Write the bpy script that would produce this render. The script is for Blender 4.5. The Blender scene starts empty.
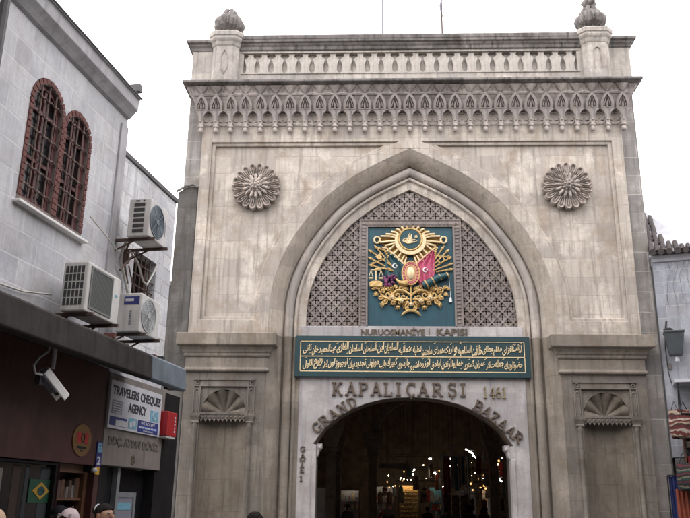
import bpy, bmesh, math, random
from math import sin, cos, pi, radians, sqrt, atan2, hypot
from mathutils import Vector, Matrix

random.seed(7)
SC = bpy.context.scene
COL = SC.collection

# ------------------------------------------------------------------ camera
PITCH, YAW, ROLL = radians(17.198), radians(-2.469), radians(0.801)
CAM = Vector((-0.889, -20.0, 1.75))
cd = bpy.data.cameras.new('camera')
cd.sensor_fit = 'HORIZONTAL'
cd.sensor_width = 36.0
cd.lens = 785.0 / 690.0 * 36.0
cd.clip_start = 0.05
cd.clip_end = 2000
cam = bpy.data.objects.new('camera', cd)
COL.objects.link(cam)
_F = Vector((sin(YAW) * cos(PITCH), cos(YAW) * cos(PITCH), sin(PITCH)))
_R = Vector((cos(YAW), -sin(YAW), 0))
_U = _R.cross(_F)
_R2 = cos(ROLL) * _R + sin(ROLL) * _U
_U2 = -sin(ROLL) * _R + cos(ROLL) * _U
_M = Matrix((_R2, _U2, -_F)).transposed().to_4x4()
_M.translation = CAM
cam.matrix_world = _M
SC.camera = cam

# ------------------------------------------------------------------ sky and sun (overcast)
SUN_EL, SUN_AZ = radians(62), radians(205)        # azimuth clockwise from +Y: behind the camera, a little left
world = bpy.data.worlds.new('World')
SC.world = world
world.use_nodes = True
nt = world.node_tree
bg = nt.nodes['Background']
sky = nt.nodes.new('ShaderNodeTexSky')
sky.sky_type = 'NISHITA'
sky.sun_disc = False
sky.sun_elevation = SUN_EL
sky.sun_rotation = SUN_AZ
sky.dust_density = 4.0
tc = nt.nodes.new('ShaderNodeTexCoord')
nz = nt.nodes.new('ShaderNodeTexNoise')
nz.inputs['Scale'].default_value = 2.2
nz.inputs['Detail'].default_value = 5
nt.links.new(tc.outputs['Generated'], nz.inputs['Vector'])
rp = nt.nodes.new('ShaderNodeValToRGB')           # the cloud cover itself, slightly uneven
rp.color_ramp.elements[0].position = 0.3
rp.color_ramp.elements[0].color = (20.5, 20.2, 21.0, 1)
rp.color_ramp.elements[1].position = 0.75
rp.color_ramp.elements[1].color = (25.0, 24.2, 24.2, 1)
nt.links.new(nz.outputs['Fac'], rp.inputs['Fac'])
mx = nt.nodes.new('ShaderNodeMix')
mx.data_type = 'RGBA'
mx.inputs[0].default_value = 0.9
nt.links.new(sky.outputs['Color'], mx.inputs[6])
nt.links.new(rp.outputs['Color'], mx.inputs[7])
nt.links.new(mx.outputs[2], bg.inputs['Color'])
bg.inputs['Strength'].default_value = 0.145

sd = bpy.data.lights.new('sun', 'SUN')
sd.energy = 0.6
sd.angle = radians(22)
sd.color = (1.0, 0.95, 0.88)
sun = bpy.data.objects.new('sun', sd)
COL.objects.link(sun)
sdir = Vector((sin(SUN_AZ) * cos(SUN_EL), cos(SUN_AZ) * cos(SUN_EL), sin(SUN_EL)))
sun.rotation_euler = sdir.to_track_quat('Z', 'Y').to_euler()
sun.location = (0, -30, 40)

SC.view_settings.view_transform = 'Standard'
SC.view_settings.look = 'None'
SC.view_settings.exposure = 0.12
SC.view_settings.gamma = 1.0
SC.view_settings.use_curve_mapping = False

# ------------------------------------------------------------------ materials
def nodes_of(name):
    m = bpy.data.materials.new(name)
    m.use_nodes = True
    t = m.node_tree
    return m, t, t.nodes['Principled BSDF']

def _ramp(t, src, p0, p1, c0=(0, 0, 0, 1), c1=(1, 1, 1, 1)):
    r = t.nodes.new('ShaderNodeValToRGB')
    r.color_ramp.elements[0].position = p0
    r.color_ramp.elements[1].position = p1
    r.color_ramp.elements[0].color = c0
    r.color_ramp.elements[1].color = c1
    t.links.new(src, r.inputs['Fac'])
    return r.outputs['Color']

def _noise(t, vec, scale, detail=5, rough=0.6, sc=(1, 1, 1)):
    mp = t.nodes.new('ShaderNodeMapping')
    mp.inputs['Scale'].default_value = sc
    t.links.new(vec, mp.inputs['Vector'])
    n = t.nodes.new('ShaderNodeTexNoise')
    n.inputs['Scale'].default_value = scale
    n.inputs['Detail'].default_value = detail
    n.inputs['Roughness'].default_value = rough
    t.links.new(mp.outputs['Vector'], n.inputs['Vector'])
    return n.outputs['Fac']

def _mix(t, fac, a, b, mode='MIX'):
    m = t.nodes.new('ShaderNodeMix')
    m.data_type = 'RGBA'
    m.blend_type = mode
    for sock, v in ((m.inputs[0], fac), (m.inputs[6], a), (m.inputs[7], b)):
        if isinstance(v, (int, float)):
            sock.default_value = v
        elif isinstance(v, tuple):
            sock.default_value = v if len(v) == 4 else (*v, 1)
        else:
            t.links.new(v, sock)
    return m.outputs[2]

def c4(c, k=1.0):
    return (c[0] * k, c[1] * k, c[2] * k, 1)

def mat(name, c, c2=None, scale=6, rough=0.7, metal=0.0, bump=0.0, var=0.25, streak=0.0, spec=0.5):
    m, t, b = nodes_of(name)
    tcn = t.nodes.new('ShaderNodeTexCoord')
    v = tcn.outputs['Object']
    c2 = c2 or tuple(x * (1 - var) for x in c)
    n = _noise(t, v, scale, 6, 0.65)
    col = _mix(t, _ramp(t, n, 0.35, 0.68), c4(c), c4(c2))
    if streak:
        s = _noise(t, v, 3.0, 5, 0.6, (3, 3, 0.3))
        f = _mix(t, streak, (0, 0, 0), _ramp(t, s, 0.5, 0.72))
        col = _mix(t, f, col, c4(c2, 0.5))
    t.links.new(col, b.inputs['Base Color'])
    b.inputs['Roughness'].default_value = rough
    b.inputs['Metallic'].default_value = metal
    b.inputs['Specular IOR Level'].default_value = spec
    if bump:
        bp = t.nodes.new('ShaderNodeBump')
        bp.inputs['Strength'].default_value = bump
        bp.inputs['Distance'].default_value = 0.02
        t.links.new(_noise(t, v, scale * 5, 6, 0.7), bp.inputs['Height'])
        t.links.new(bp.outputs['Normal'], b.inputs['Normal'])
    return m

def emit(name, c, s):
    m, t, b = nodes_of(name)
    b.inputs['Base Color'].default_value = c4(c)
    b.inputs['Emission Color'].default_value = c4(c)
    b.inputs['Emission Strength'].default_value = s
    return m

def stone(name, c, bw=1.05, bh=0.48, axis='xz', mortar=None, light=None, dark=None, joint=0.012,
          patch=0.55, grime=0.5, bumpk=0.35, jfac=0.7, rough=0.88):
    m, t, b = nodes_of(name)
    tcn = t.nodes.new('ShaderNodeTexCoord')
    v = tcn.outputs['Object']
    sp = t.nodes.new('ShaderNodeSeparateXYZ')
    t.links.new(v, sp.inputs[0])
    cb = t.nodes.new('ShaderNodeCombineXYZ')
    a, z = (('X', 'Z') if axis == 'xz' else ('Y', 'Z'))
    t.links.new(sp.outputs[a], cb.inputs[0])
    t.links.new(sp.outputs[z], cb.inputs[1])
    # hand-cut joints wander a little
    wn = t.nodes.new('ShaderNodeTexNoise')
    wn.inputs['Scale'].default_value = 1.7
    t.links.new(v, wn.inputs['Vector'])
    ad = t.nodes.new('ShaderNodeVectorMath')
    ad.operation = 'MULTIPLY_ADD'
    ad.inputs[1].default_value = (0.035, 0.035, 0)
    t.links.new(wn.outputs['Color'], ad.inputs[0])
    t.links.new(cb.outputs[0], ad.inputs[2])
    br = t.nodes.new('ShaderNodeTexBrick')
    br.inputs['Scale'].default_value = 1.0
    br.inputs['Brick Width'].default_value = bw
    br.inputs['Row Height'].default_value = bh
    br.inputs['Mortar Size'].default_value = joint
    br.inputs['Mortar Smooth'].default_value = 0.3
    br.inputs['Bias'].default_value = 0.0
    br.inputs['Color1'].default_value = c4(c, 1.06)
    br.inputs['Color2'].default_value = (c[0] * 0.76, c[1] * 0.77, c[2] * 0.8, 1)
    br.inputs['Mortar'].default_value = c4(c, 0.95)
    t.links.new(ad.outputs[0], br.inputs['Vector'])
    col = br.outputs['Color']
    light = light or tuple(min(0.75, x * 1.35) for x in c)
    dark = dark or tuple(x * 0.5 for x in c)
    mortar = mortar or tuple(x * 0.62 for x in c)
    # plaster-like light patches, brownish blotches, run-off streaks, soot freckles
    n1 = _noise(t, v, 0.85, 8, 0.68)
    f1 = _mix(t, min(1, patch * 1.25), (0, 0, 0), _ramp(t, n1, 0.5, 0.6))
    col = _mix(t, f1, col, c4(light))
    n2 = _noise(t, v, 1.6, 7, 0.7, (1, 1, 0.8))
    f2 = _mix(t, min(1, grime * 1.25), (0, 0, 0), _ramp(t, n2, 0.48, 0.68))
    col = _mix(t, f2, col, (dark[0] * 1.25, dark[1] * 1.12, dark[2] * 0.98, 1))
    n3 = _noise(t, v, 2.6, 6, 0.62, (3.2, 3.2, 0.22))
    f3 = _mix(t, min(1, grime * 1.2), (0, 0, 0), _ramp(t, n3, 0.5, 0.68))
    col = _mix(t, f3, col, c4(dark))
    n4 = _noise(t, v, 16, 6, 0.75)
    f4 = _mix(t, 0.42, (0, 0, 0), _ramp(t, n4, 0.48, 0.76))
    col = _mix(t, f4, col, c4(dark, 1.15))
    jf = _mix(t, jfac, (0, 0, 0), br.outputs['Fac'])
    nj = _noise(t, v, 2.3, 3)
    jf = _mix(t, 1.0, jf, _ramp(t, nj, 0.38, 0.6), 'MULTIPLY')
    col = _mix(t, jf, col, c4(mortar))
    t.links.new(col, b.inputs['Base Color'])
    b.inputs['Roughness'].default_value = rough
    b.inputs['Specular IOR Level'].default_value = 0.25
    bp = t.nodes.new('ShaderNodeBump')
    bp.inputs['Strength'].default_value = bumpk
    bp.inputs['Distance'].default_value = 0.025
    hn = _mix(t, 0.5, _noise(t, v, 9, 8, 0.7), br.outputs['Fac'], 'SUBTRACT')
    t.links.new(hn, bp.inputs['Height'])
    t.links.new(bp.outputs['Normal'], b.inputs['Normal'])
    return m

STONE_C = (0.465, 0.412, 0.357)
M = {}
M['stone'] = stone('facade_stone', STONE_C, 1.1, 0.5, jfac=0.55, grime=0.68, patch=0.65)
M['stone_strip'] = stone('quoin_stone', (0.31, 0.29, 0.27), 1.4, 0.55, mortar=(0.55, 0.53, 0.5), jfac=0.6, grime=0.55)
M['stone_panel'] = stone('panel_stone', (0.475, 0.42, 0.365), 1.25, 0.5, light=(0.6, 0.54, 0.475), patch=0.8, grime=0.68, jfac=0.5)
M['stone_band'] = stone('arch_band_stone', (0.455, 0.395, 0.33), 0.9, 0.6, light=(0.52, 0.46, 0.4), grime=0.5, jfac=0.35)
M['stone_roll'] = stone('roll_stone', (0.42, 0.375, 0.335), 1.3, 0.8, grime=0.45, jfac=0.4)
M['stone_carved'] = stone('carved_stone', (0.41, 0.355, 0.315), 3, 3, grime=0.65, jfac=0.0, dark=(0.12, 0.11, 0.105))
M['stone_cornice'] = stone('cornice_stone', (0.47, 0.415, 0.375), 3, 3, grime=0.62, jfac=0.0, dark=(0.17, 0.155, 0.15))
M['stone_soot'] = stone('sooty_stone', (0.225, 0.205, 0.19), 3, 3, grime=0.8, jfac=0.0, dark=(0.07, 0.068, 0.066))
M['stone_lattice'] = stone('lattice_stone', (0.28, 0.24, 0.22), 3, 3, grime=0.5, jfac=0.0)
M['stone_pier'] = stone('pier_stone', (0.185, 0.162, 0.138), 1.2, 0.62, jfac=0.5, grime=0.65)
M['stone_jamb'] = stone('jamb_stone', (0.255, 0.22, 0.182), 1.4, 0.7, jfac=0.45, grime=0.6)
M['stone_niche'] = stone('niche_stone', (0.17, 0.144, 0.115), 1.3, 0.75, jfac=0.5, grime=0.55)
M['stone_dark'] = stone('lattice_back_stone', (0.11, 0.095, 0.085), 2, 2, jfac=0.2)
M['parapet'] = stone('parapet_stone', (0.45, 0.41, 0.365), 1.6, 0.8, grime=0.5, jfac=0.35, dark=(0.16, 0.15, 0.14))
M['marble'] = stone('door_marble', (0.43, 0.405, 0.395), 3.1, 1.5, light=(0.53, 0.505, 0.495), dark=(0.2, 0.18, 0.19),
                    mortar=(0.3, 0.28, 0.28), grime=0.45, patch=0.6, jfac=0.5, bumpk=0.15, rough=0.55)
M['teal'] = mat('teal_paint', (0.01, 0.072, 0.1), (0.012, 0.05, 0.07), 2.2, 0.55, bump=0.08, streak=0.4)
M['teal_dark'] = mat('teal_board_paint', (0.01, 0.044, 0.052), (0.009, 0.032, 0.038), 3, 0.55, streak=0.3)
M['gold'] = mat('gilded_metal', (0.74, 0.52, 0.22), (0.3, 0.175, 0.055), 16, 0.45, 0.35, bump=0.5)
M['gold_pale'] = mat('pale_gilding', (0.8, 0.66, 0.42), (0.62, 0.45, 0.24), 16, 0.5, 0.25, bump=0.2)
M['bronze'] = mat('weathered_bronze', (0.135, 0.1, 0.072), (0.075, 0.055, 0.04), 9, 0.55, 0.3, bump=0.2)
M['brass_thin'] = mat('dull_brass', (0.3, 0.23, 0.13), (0.2, 0.15, 0.09), 9, 0.5, 0.3)
M['gold_dull'] = mat('grimy_gilding', (0.4, 0.25, 0.08), (0.2, 0.12, 0.04), 20, 0.5, 0.3, bump=0.3)
M['pink'] = mat('crimson_paint', (0.52, 0.085, 0.17), (0.37, 0.05, 0.11), 9, 0.5)
M['rose_gold'] = mat('rose_gilding', (0.62, 0.3, 0.22), (0.45, 0.16, 0.13), 20, 0.45, 0.3, bump=0.3)
M['green_dark'] = mat('dark_green_paint', (0.008, 0.06, 0.07), (0.006, 0.045, 0.055), 9, 0.5)
M['purple'] = mat('purple_paint', (0.2, 0.03, 0.12), (0.1, 0.02, 0.07), 20, 0.5)
M['black_iron'] = mat('black_iron', (0.02, 0.02, 0.022), (0.02, 0.018, 0.018), 9, 0.5, 0.4)
M['white_paint'] = mat('white_paint', (0.75, 0.74, 0.72), (0.62, 0.6, 0.57), 5, 0.5)
M['wall_a'] = stone('grey_ashlar', (0.53, 0.525, 0.54), 0.62, 0.31, axis='yz', mortar=(0.62, 0.61, 0.62), light=(0.6, 0.595, 0.61),
                    dark=(0.26, 0.255, 0.255), grime=0.3, jfac=0.75, joint=0.012)
M['wall_b'] = stone('pale_coursed_block', (0.6, 0.595, 0.61), 0.75, 0.235, axis='yz', mortar=(0.24, 0.23, 0.23), grime=0.4, jfac=0.75, joint=0.01)
M['wall_r'] = stone('bluish_grey_block', (0.36, 0.37, 0.4), 0.6, 0.32, mortar=(0.46, 0.46, 0.47), grime=0.45, jfac=0.6)
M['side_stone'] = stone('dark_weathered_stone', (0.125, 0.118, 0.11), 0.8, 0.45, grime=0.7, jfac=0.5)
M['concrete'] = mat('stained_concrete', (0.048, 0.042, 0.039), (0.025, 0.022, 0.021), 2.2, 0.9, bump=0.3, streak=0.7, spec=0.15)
M['blue_grey'] = mat('blue_grey_paint', (0.13, 0.16, 0.19), (0.08, 0.098, 0.12), 3, 0.6, streak=0.5)
M['eave'] = mat('weathered_eave_metal', (0.42, 0.41, 0.42), (0.3, 0.29, 0.3), 2.5, 0.7, streak=0.5)
M['eave_dark'] = mat('dark_eave_trim', (0.12, 0.115, 0.115), (0.07, 0.07, 0.07), 4, 0.7)
M['maroon'] = mat('maroon_marble_cladding', (0.082, 0.034, 0.03), (0.045, 0.019, 0.017), 2.4, 0.5, bump=0.08, streak=0.35, spec=0.3)
M['board'] = mat('faded_grey_board', (0.19, 0.165, 0.148), (0.13, 0.112, 0.102), 2.5, 0.75, streak=0.5)
M['letter_ghost'] = mat('faded_letter_paint', (0.06, 0.052, 0.046), (0.12, 0.105, 0.093), 30, 0.8)
M['sign_white'] = mat('sign_white', (0.5, 0.5, 0.53), (0.42, 0.42, 0.45), 3, 0.5)
M['ink'] = mat('black_ink', (0.014, 0.014, 0.018), None, 5, 0.6)
M['navy'] = mat('navy_ink', (0.02, 0.028, 0.16), None, 5, 0.5)
M['blue'] = mat('blue_ink', (0.03, 0.08, 0.32), None, 5, 0.5)
M['sky_blue'] = mat('light_blue_ink', (0.16, 0.36, 0.47), None, 8, 0.5)
M['grey_ink'] = mat('grey_ink', (0.2, 0.2, 0.24), None, 20, 0.5)
M['red'] = mat('red_plastic', (0.36, 0.014, 0.018), (0.28, 0.012, 0.015), 4, 0.35)
M['yellow'] = mat('yellow_ink', (0.6, 0.34, 0.03), None, 4, 0.5)
M['olive'] = mat('ochre_ink', (0.17, 0.085, 0.02), (0.12, 0.06, 0.015), 4, 0.55)
M['flag_green'] = mat('flag_green_ink', (0.02, 0.15, 0.05), None, 4, 0.55)
M['ac'] = mat('aged_white_casing', (0.6, 0.585, 0.56), (0.45, 0.43, 0.41), 2.2, 0.5, streak=0.45)
M['ac_dark'] = mat('dark_vent', (0.035, 0.033, 0.033), None, 6, 0.7)
M['ac_mesh'] = mat('grey_fan_mesh', (0.16, 0.165, 0.16), (0.12, 0.125, 0.12), 40, 0.6)
M['ac_mesh_light'] = mat('pale_fan_mesh', (0.42, 0.43, 0.43), (0.34, 0.35, 0.35), 40, 0.6)
M['ac_mesh_blue'] = mat('blue_grey_fan_mesh', (0.17, 0.2, 0.23), (0.12, 0.145, 0.17), 40, 0.6)
M['rust'] = mat('rusty_steel', (0.1, 0.06, 0.045), (0.06, 0.04, 0.035), 8, 0.8, 0.2)
M['cable_white'] = mat('grubby_white_cable', (0.5, 0.48, 0.44), None, 6, 0.6)
M['cable_dark'] = mat('black_cable', (0.03, 0.03, 0.03), None, 6, 0.6)
M['brick'] = mat('red_brick', (0.17, 0.06, 0.05), (0.085, 0.036, 0.032), 11, 0.85, bump=0.4)
M['brick_joint'] = mat('brick_mortar', (0.2, 0.16, 0.145), None, 11, 0.9)
M['win_red'] = mat('red_brown_window_paint', (0.13, 0.035, 0.035), (0.08, 0.025, 0.025), 6, 0.55)
M['iron_rust'] = mat('rusty_window_iron', (0.14, 0.09, 0.075), (0.09, 0.06, 0.05), 10, 0.7, 0.2)
M['glass_dark'] = mat('dark_window_glass', (0.01, 0.01, 0.012), (0.018, 0.016, 0.017), 1.5, 0.12)
M['room_dark'] = mat('dim_interior', (0.05, 0.042, 0.037), (0.03, 0.026, 0.023), 2, 0.9)
M['shop_brown'] = mat('dim_brown_strip', (0.045, 0.02, 0.013), (0.02, 0.011, 0.008), 3, 0.8)
M['shop_teal'] = mat('dim_grey_strip', (0.028, 0.034, 0.036), (0.014, 0.018, 0.019), 3, 0.8)
M['flag_green_dim'] = mat('dim_flag_green', (0.01, 0.07, 0.032), (0.007, 0.045, 0.025), 4, 0.5)
M['flag_yellow_dim'] = mat('dim_flag_yellow', (0.4, 0.24, 0.03), (0.3, 0.17, 0.02), 6, 0.5)
M['near_black'] = mat('recess_and_frame_black', (0.018, 0.016, 0.016), (0.011, 0.01, 0.01), 3, 0.95, spec=0.1)  # near black: recess shade put into the colour, also black frames and jambs
M['wood'] = mat('brown_wood', (0.13, 0.06, 0.03), (0.07, 0.035, 0.02), 5, 0.5)
M['steel'] = mat('grey_steel', (0.32, 0.33, 0.35), (0.24, 0.25, 0.27), 6, 0.4, 0.5)
M['vault'] = mat('dim_painted_vault', (0.25, 0.18, 0.125), (0.11, 0.08, 0.056), 2.5, 0.9)
M['rib'] = mat('brown_plaster_rib', (0.3, 0.22, 0.16), (0.15, 0.11, 0.08), 3, 0.85)
M['snow'] = mat('snow_patched_sheet', (0.47, 0.47, 0.5), (0.36, 0.36, 0.385), 3, 0.8, bump=0.3)
M['tile'] = mat('dark_roof_tile', (0.075, 0.06, 0.058), (0.035, 0.03, 0.03), 8, 0.85, bump=0.3)
M['lantern'] = mat('dark_grey_enamel', (0.065, 0.075, 0.08), (0.045, 0.052, 0.056), 5, 0.5)
M['paving'] = stone('grey_paving', (0.2, 0.19, 0.18), 0.5, 0.3, axis='xz', jfac=0.6)

# paving needs the ground plane, so it gets its own x-y joints
def paving():
    m, t, b = nodes_of('stone_setts')
    tcn = t.nodes.new('ShaderNodeTexCoord')
    v = tcn.outputs['Object']
    br = t.nodes.new('ShaderNodeTexBrick')
    br.inputs['Scale'].default_value = 1
    br.inputs['Brick Width'].default_value = 0.5
    br.inputs['Row Height'].default_value = 0.3
    br.inputs['Mortar Size'].default_value = 0.012
    br.inputs['Color1'].default_value = (0.12, 0.115, 0.11, 1)
    br.inputs['Color2'].default_value = (0.09, 0.087, 0.085, 1)
    br.inputs['Mortar'].default_value = (0.07, 0.068, 0.065, 1)
    t.links.new(v, br.inputs['Vector'])
    n = _noise(t, v, 1.3, 7, 0.65)
    col = _mix(t, _mix(t, 0.6, (0, 0, 0), _ramp(t, n, 0.45, 0.7)), br.outputs['Color'], (0.09, 0.085, 0.08))
    t.links.new(col, b.inputs['Base Color'])
    b.inputs['Roughness'].default_value = 0.7
    return m
M['setts'] = paving()

# ------------------------------------------------------------------ mesh helpers
class MB:
    def __init__(s):
        s.v, s.f, s.mi = [], [], []

    def add(s, vs, fs, mi=0):
        o = len(s.v)
        s.v += [tuple(p) for p in vs]
        for f in fs:
            s.f.append([i + o for i in f])
            s.mi.append(mi)
        return s

    def box(s, x0, x1, y0, y1, z0, z1, mi=0):
        return s.add([(x0, y0, z0), (x1, y0, z0), (x1, y1, z0), (x0, y1, z0), (x0, y0, z1), (x1, y0, z1), (x1, y1, z1), (x0, y1, z1)],
                     [(0, 3, 2, 1), (4, 5, 6, 7), (0, 1, 5, 4), (1, 2, 6, 5), (2, 3, 7, 6), (3, 0, 4, 7)], mi)

    def prism(s, poly, y0, y1, mi=0, fn=None):
        """polygon in (a,b) extruded from y0 (front) to y1; fn maps (a, y, b) to xyz"""
        fn = fn or (lambda a, y, b: (a, y, b))
        n = len(poly)
        vs = [fn(a, y0, b) for a, b in poly] + [fn(a, y1, b) for a, b in poly]
        fs = [list(range(n)), list(range(2 * n - 1, n - 1, -1))]
        fs += [[i, i + n, (i + 1) % n + n, (i + 1) % n] for i in range(n)]
        return s.add(vs, fs, mi)

    def bar(s, p, q, w, h, mi=0, up=(0, -1, 0)):
        p, q, up = Vector(p), Vector(q), Vector(up)
        d = (q - p).normalized()
        side = d.cross(up)
        if side.length < 1e-5:
            side = d.cross(Vector((1, 0, 0)))
        side.normalize()
        u = side.cross(d)
        a, b = side * (w / 2), u * (h / 2)
        return s.add([p - a - b, p + a - b, p + a + b, p - a + b, q - a - b, q + a - b, q + a + b, q - a + b],
                     [(0, 3, 2, 1), (4, 5, 6, 7), (0, 1, 5, 4), (1, 2, 6, 5), (2, 3, 7, 6), (3, 0, 4, 7)], mi)

    def tube(s, pts, r, n=8, mi=0, cap=True):
        pts = [Vector(p) for p in pts]
        rs = r if isinstance(r, (list, tuple)) else [r] * len(pts)
        rings = []
        a = None
        for i, p in enumerate(pts):
            d = (pts[min(i + 1, len(pts) - 1)] - pts[max(i - 1, 0)]).normalized()
            if a is None:
                a = d.cross(Vector((0.123, 0.27, 1)))
                if a.length < 0.05:
                    a = d.cross(Vector((1, 0, 0)))
            else:
                a = a - d * a.dot(d)
            a.normalize()
            b = a.cross(d)
            rings.append([p + (a * cos(2 * pi * k / n) + b * sin(2 * pi * k / n)) * rs[i] for k in range(n)])
        return s.loft(rings, mi, True, cap)

    def loft(s, rings, mi=0, closed=True, cap=False):
        n = len(rings[0])
        vs = [p for r in rings for p in r]
        fs = []
        for i in range(len(rings) - 1):
            for k in range(n if closed else n - 1):
                k2 = (k + 1) % n
                fs.append([i * n + k, i * n + k2, (i + 1) * n + k2, (i + 1) * n + k])
        if cap:
            fs.append(list(range(n - 1, -1, -1)))
            fs.append([(len(rings) - 1) * n + k for k in range(n)])
        return s.add(vs, fs, mi)

    def lathe(s, prof, c=(0, 0, 0), n=20, axis='z', mi=0):
        """prof: (radius, height along axis)"""
        cx, cy, cz = c
        rings = []
        for r, h in prof:
            ring = []
            for k in range(n):
                a = 2 * pi * k / n
                if axis == 'z':
                    ring.append((cx + r * cos(a), cy + r * sin(a), cz + h))
                elif axis == 'y':
                    ring.append((cx + r * cos(a), cy + h, cz + r * sin(a)))
                else:
                    ring.append((cx + h, cy + r * cos(a), cz + r * sin(a)))
            rings.append(ring)
        return s.loft(rings, mi, True, True)

    def ball(s, c, rx, ry=None, rz=None, n=10, mi=0):
        ry = ry or rx
        rz = rz or rx
        m = max(4, n // 2)
        rings = [[(c[0] + rx * sin(pi * i / m) * cos(2 * pi * k / n), c[1] + ry * sin(pi * i / m) * sin(2 * pi * k / n), c[2] - rz * cos(pi * i / m))
                  for k in range(n)] for i in range(1, m)]
        s.loft(rings, mi, True, True)
        return s

    def stepped(s, x0, x1, yf, yb, prof, mi=0):
        """moulding round the front and both ends of a block: prof = (overhang, z)"""
        rings = [[(x0 - o, yf - o, z), (x1 + o, yf - o, z), (x1 + o, yb, z), (x0 - o, yb, z)] for o, z in prof]
        return s.loft(rings, mi, True, True)

    def text(s, body, frame, w, h, depth=0.02, bold=0.0, mi=0, shear=0.0):
        """frame = (origin, ax, ay, an): text stretched to w x h, its front face depth in front of the origin"""
        cu = bpy.data.curves.new('t', 'FONT')
        cu.body = body
        cu.offset = bold
        cu.shear = shear
        cu.resolution_u = 3
        o = bpy.data.objects.new('t', cu)
        COL.objects.link(o)
        dg = bpy.context.evaluated_depsgraph_get()
        me = bpy.data.meshes.new_from_object(o.evaluated_get(dg))
        bpy.data.objects.remove(o)
        bpy.data.curves.remove(cu)
        if not me.vertices:
            return s
        xs = [v.co.x for v in me.vertices]
        ys = [v.co.y for v in me.vertices]
        sx = w / (max(xs) - min(xs))
        sy = h / (max(ys) - min(ys))
        O, ax, ay, an = [Vector(k) for k in frame]
        bm = bmesh.new()
        bm.from_mesh(me)
        bpy.data.meshes.remove(me)
        bmesh.ops.remove_doubles(bm, verts=bm.verts, dist=1e-5)
        for v in bm.verts:
            x, y = (v.co.x - min(xs)) * sx, (v.co.y - min(ys)) * sy
            v.co = O + ax * x + ay * y
        r = bmesh.ops.extrude_face_region(bm, geom=list(bm.faces))
        for g in r['geom']:
            if isinstance(g, bmesh.types.BMVert):
                g.co += an * depth
        bm.verts.index_update()
        s.add([v.co.copy() for v in bm.verts], [[v.index for v in f.verts] for f in bm.faces], mi)
        bm.free()
        return s

    def build(s, name, mats, parent=None, smooth=False, bevel=0.0, origin=None, seg=2):
        me = bpy.data.meshes.new(name)
        vs = s.v
        if origin is not None:
            vs = [(x - origin[0], y - origin[1], z - origin[2]) for x, y, z in vs]
        me.from_pydata(vs, [], s.f)
        mats = mats if isinstance(mats, (list, tuple)) else [mats]
        for k in mats:
            me.materials.append(M[k] if isinstance(k, str) else k)
        me.polygons.foreach_set('material_index', s.mi)
        bm = bmesh.new()
        bm.from_mesh(me)
        bmesh.ops.recalc_face_normals(bm, faces=bm.faces)
        bm.to_mesh(me)
        bm.free()
        if smooth:
            me.polygons.foreach_set('use_smooth', [True] * len(me.polygons))
            try:
                me.set_sharp_from_angle(angle=radians(38))
            except Exception:
                pass
        o = bpy.data.objects.new(name, me)
        COL.objects.link(o)
        if origin is not None:
            o.location = origin
        if parent:
            o.parent = parent
        if bevel:
            b = o.modifiers.new('bevel', 'BEVEL')
            b.width = bevel
            b.segments = seg
            b.limit_method = 'ANGLE'
            b.angle_limit = radians(40)
        return o


def plate(outer, holes, y0, y1, fn=None):
    """flat slab with holes, via a filled 2-D curve; returns an MB (extruded y0..y1)"""
    cu = bpy.data.curves.new('p', 'CURVE')
    cu.dimensions = '2D'
    cu.fill_mode = 'BOTH'
    cu.extrude = abs(y1 - y0) / 2
    for ring in [outer] + holes:
        sp = cu.splines.new('POLY')
        sp.points.add(len(ring) - 1)
        for p, (a, b) in zip(sp.points, ring):
            p.co = (a, b, 0, 1)
        sp.use_cyclic_u = True
    o = bpy.data.objects.new('p', cu)
    COL.objects.link(o)
    dg = bpy.context.evaluated_depsgraph_get()
    me = bpy.data.meshes.new_from_object(o.evaluated_get(dg))
    bpy.data.objects.remove(o)
    bpy.data.curves.remove(cu)
    ym = (y0 + y1) / 2
    fn = fn or (lambda a, y, b: (a, y, b))
    bm = bmesh.new()
    bm.from_mesh(me)
    bpy.data.meshes.remove(me)
    bmesh.ops.remove_doubles(bm, verts=bm.verts, dist=1e-5)
    bm.verts.index_update()
    mb = MB()
    mb.add([fn(v.co.x, ym - v.co.z, v.co.y) for v in bm.verts], [[v.index for v in f.verts] for f in bm.faces])
    bm.free()
    return mb


def tag(o, label=None, cat=None, group=None, kind=None):
    if label:
        o['label'] = label
    if cat:
        o['category'] = cat
    if group:
        o['group'] = group
    if kind:
        o['kind'] = kind
    return o


def thing(name, label, cat, loc=(0, 0, 0), rz=0.0, group=None):
    o = bpy.data.objects.new(name, None)
    o.empty_display_size = 0.2
    COL.objects.link(o)
    o.location = loc
    o.rotation_euler = (0, 0, rz)
    return tag(o, label, cat, group)


def dup(o, parent):
    c = o.copy()
    COL.objects.link(c)
    c.parent = parent
    for ch in list(o.children):
        dup(ch, c)
    return c


def arc(cx, cz, rx, rz, a0, a1, n):
    return [(cx + rx * cos(a0 + (a1 - a0) * i / n), cz + rz * sin(a0 + (a1 - a0) * i / n)) for i in range(n + 1)]

# ================================================================== THE GROUND
g = MB().add([(-400, -400, 0), (400, -400, 0), (400, 400, 0), (-400, 400, 0)], [(0, 1, 2, 3)]).build('ground', 'setts')
tag(g, kind='structure')

# ================================================================== THE GATE
GX = 0.012
KT, YT = 0.97619, 0.5          # door and tympanum plane: scale and setback of everything drawn at y ~ 1

def TY(mb):
    mb.v = [(x * KT, y - YT, z * KT + 0.042 if z > 0.01 else z) for x, y, z in mb.v]
    return mb

def TL(t):
    x, y, z = t.location
    t.location = (GX + (x - GX) * KT, y - YT, z * KT + 0.042)
    t.scale = (KT, KT, KT)
gate = thing('bazaar_gate', 'monumental pale stone gate with a great pointed arch and carved cornice', 'gate', (GX, 0, 0))

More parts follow.
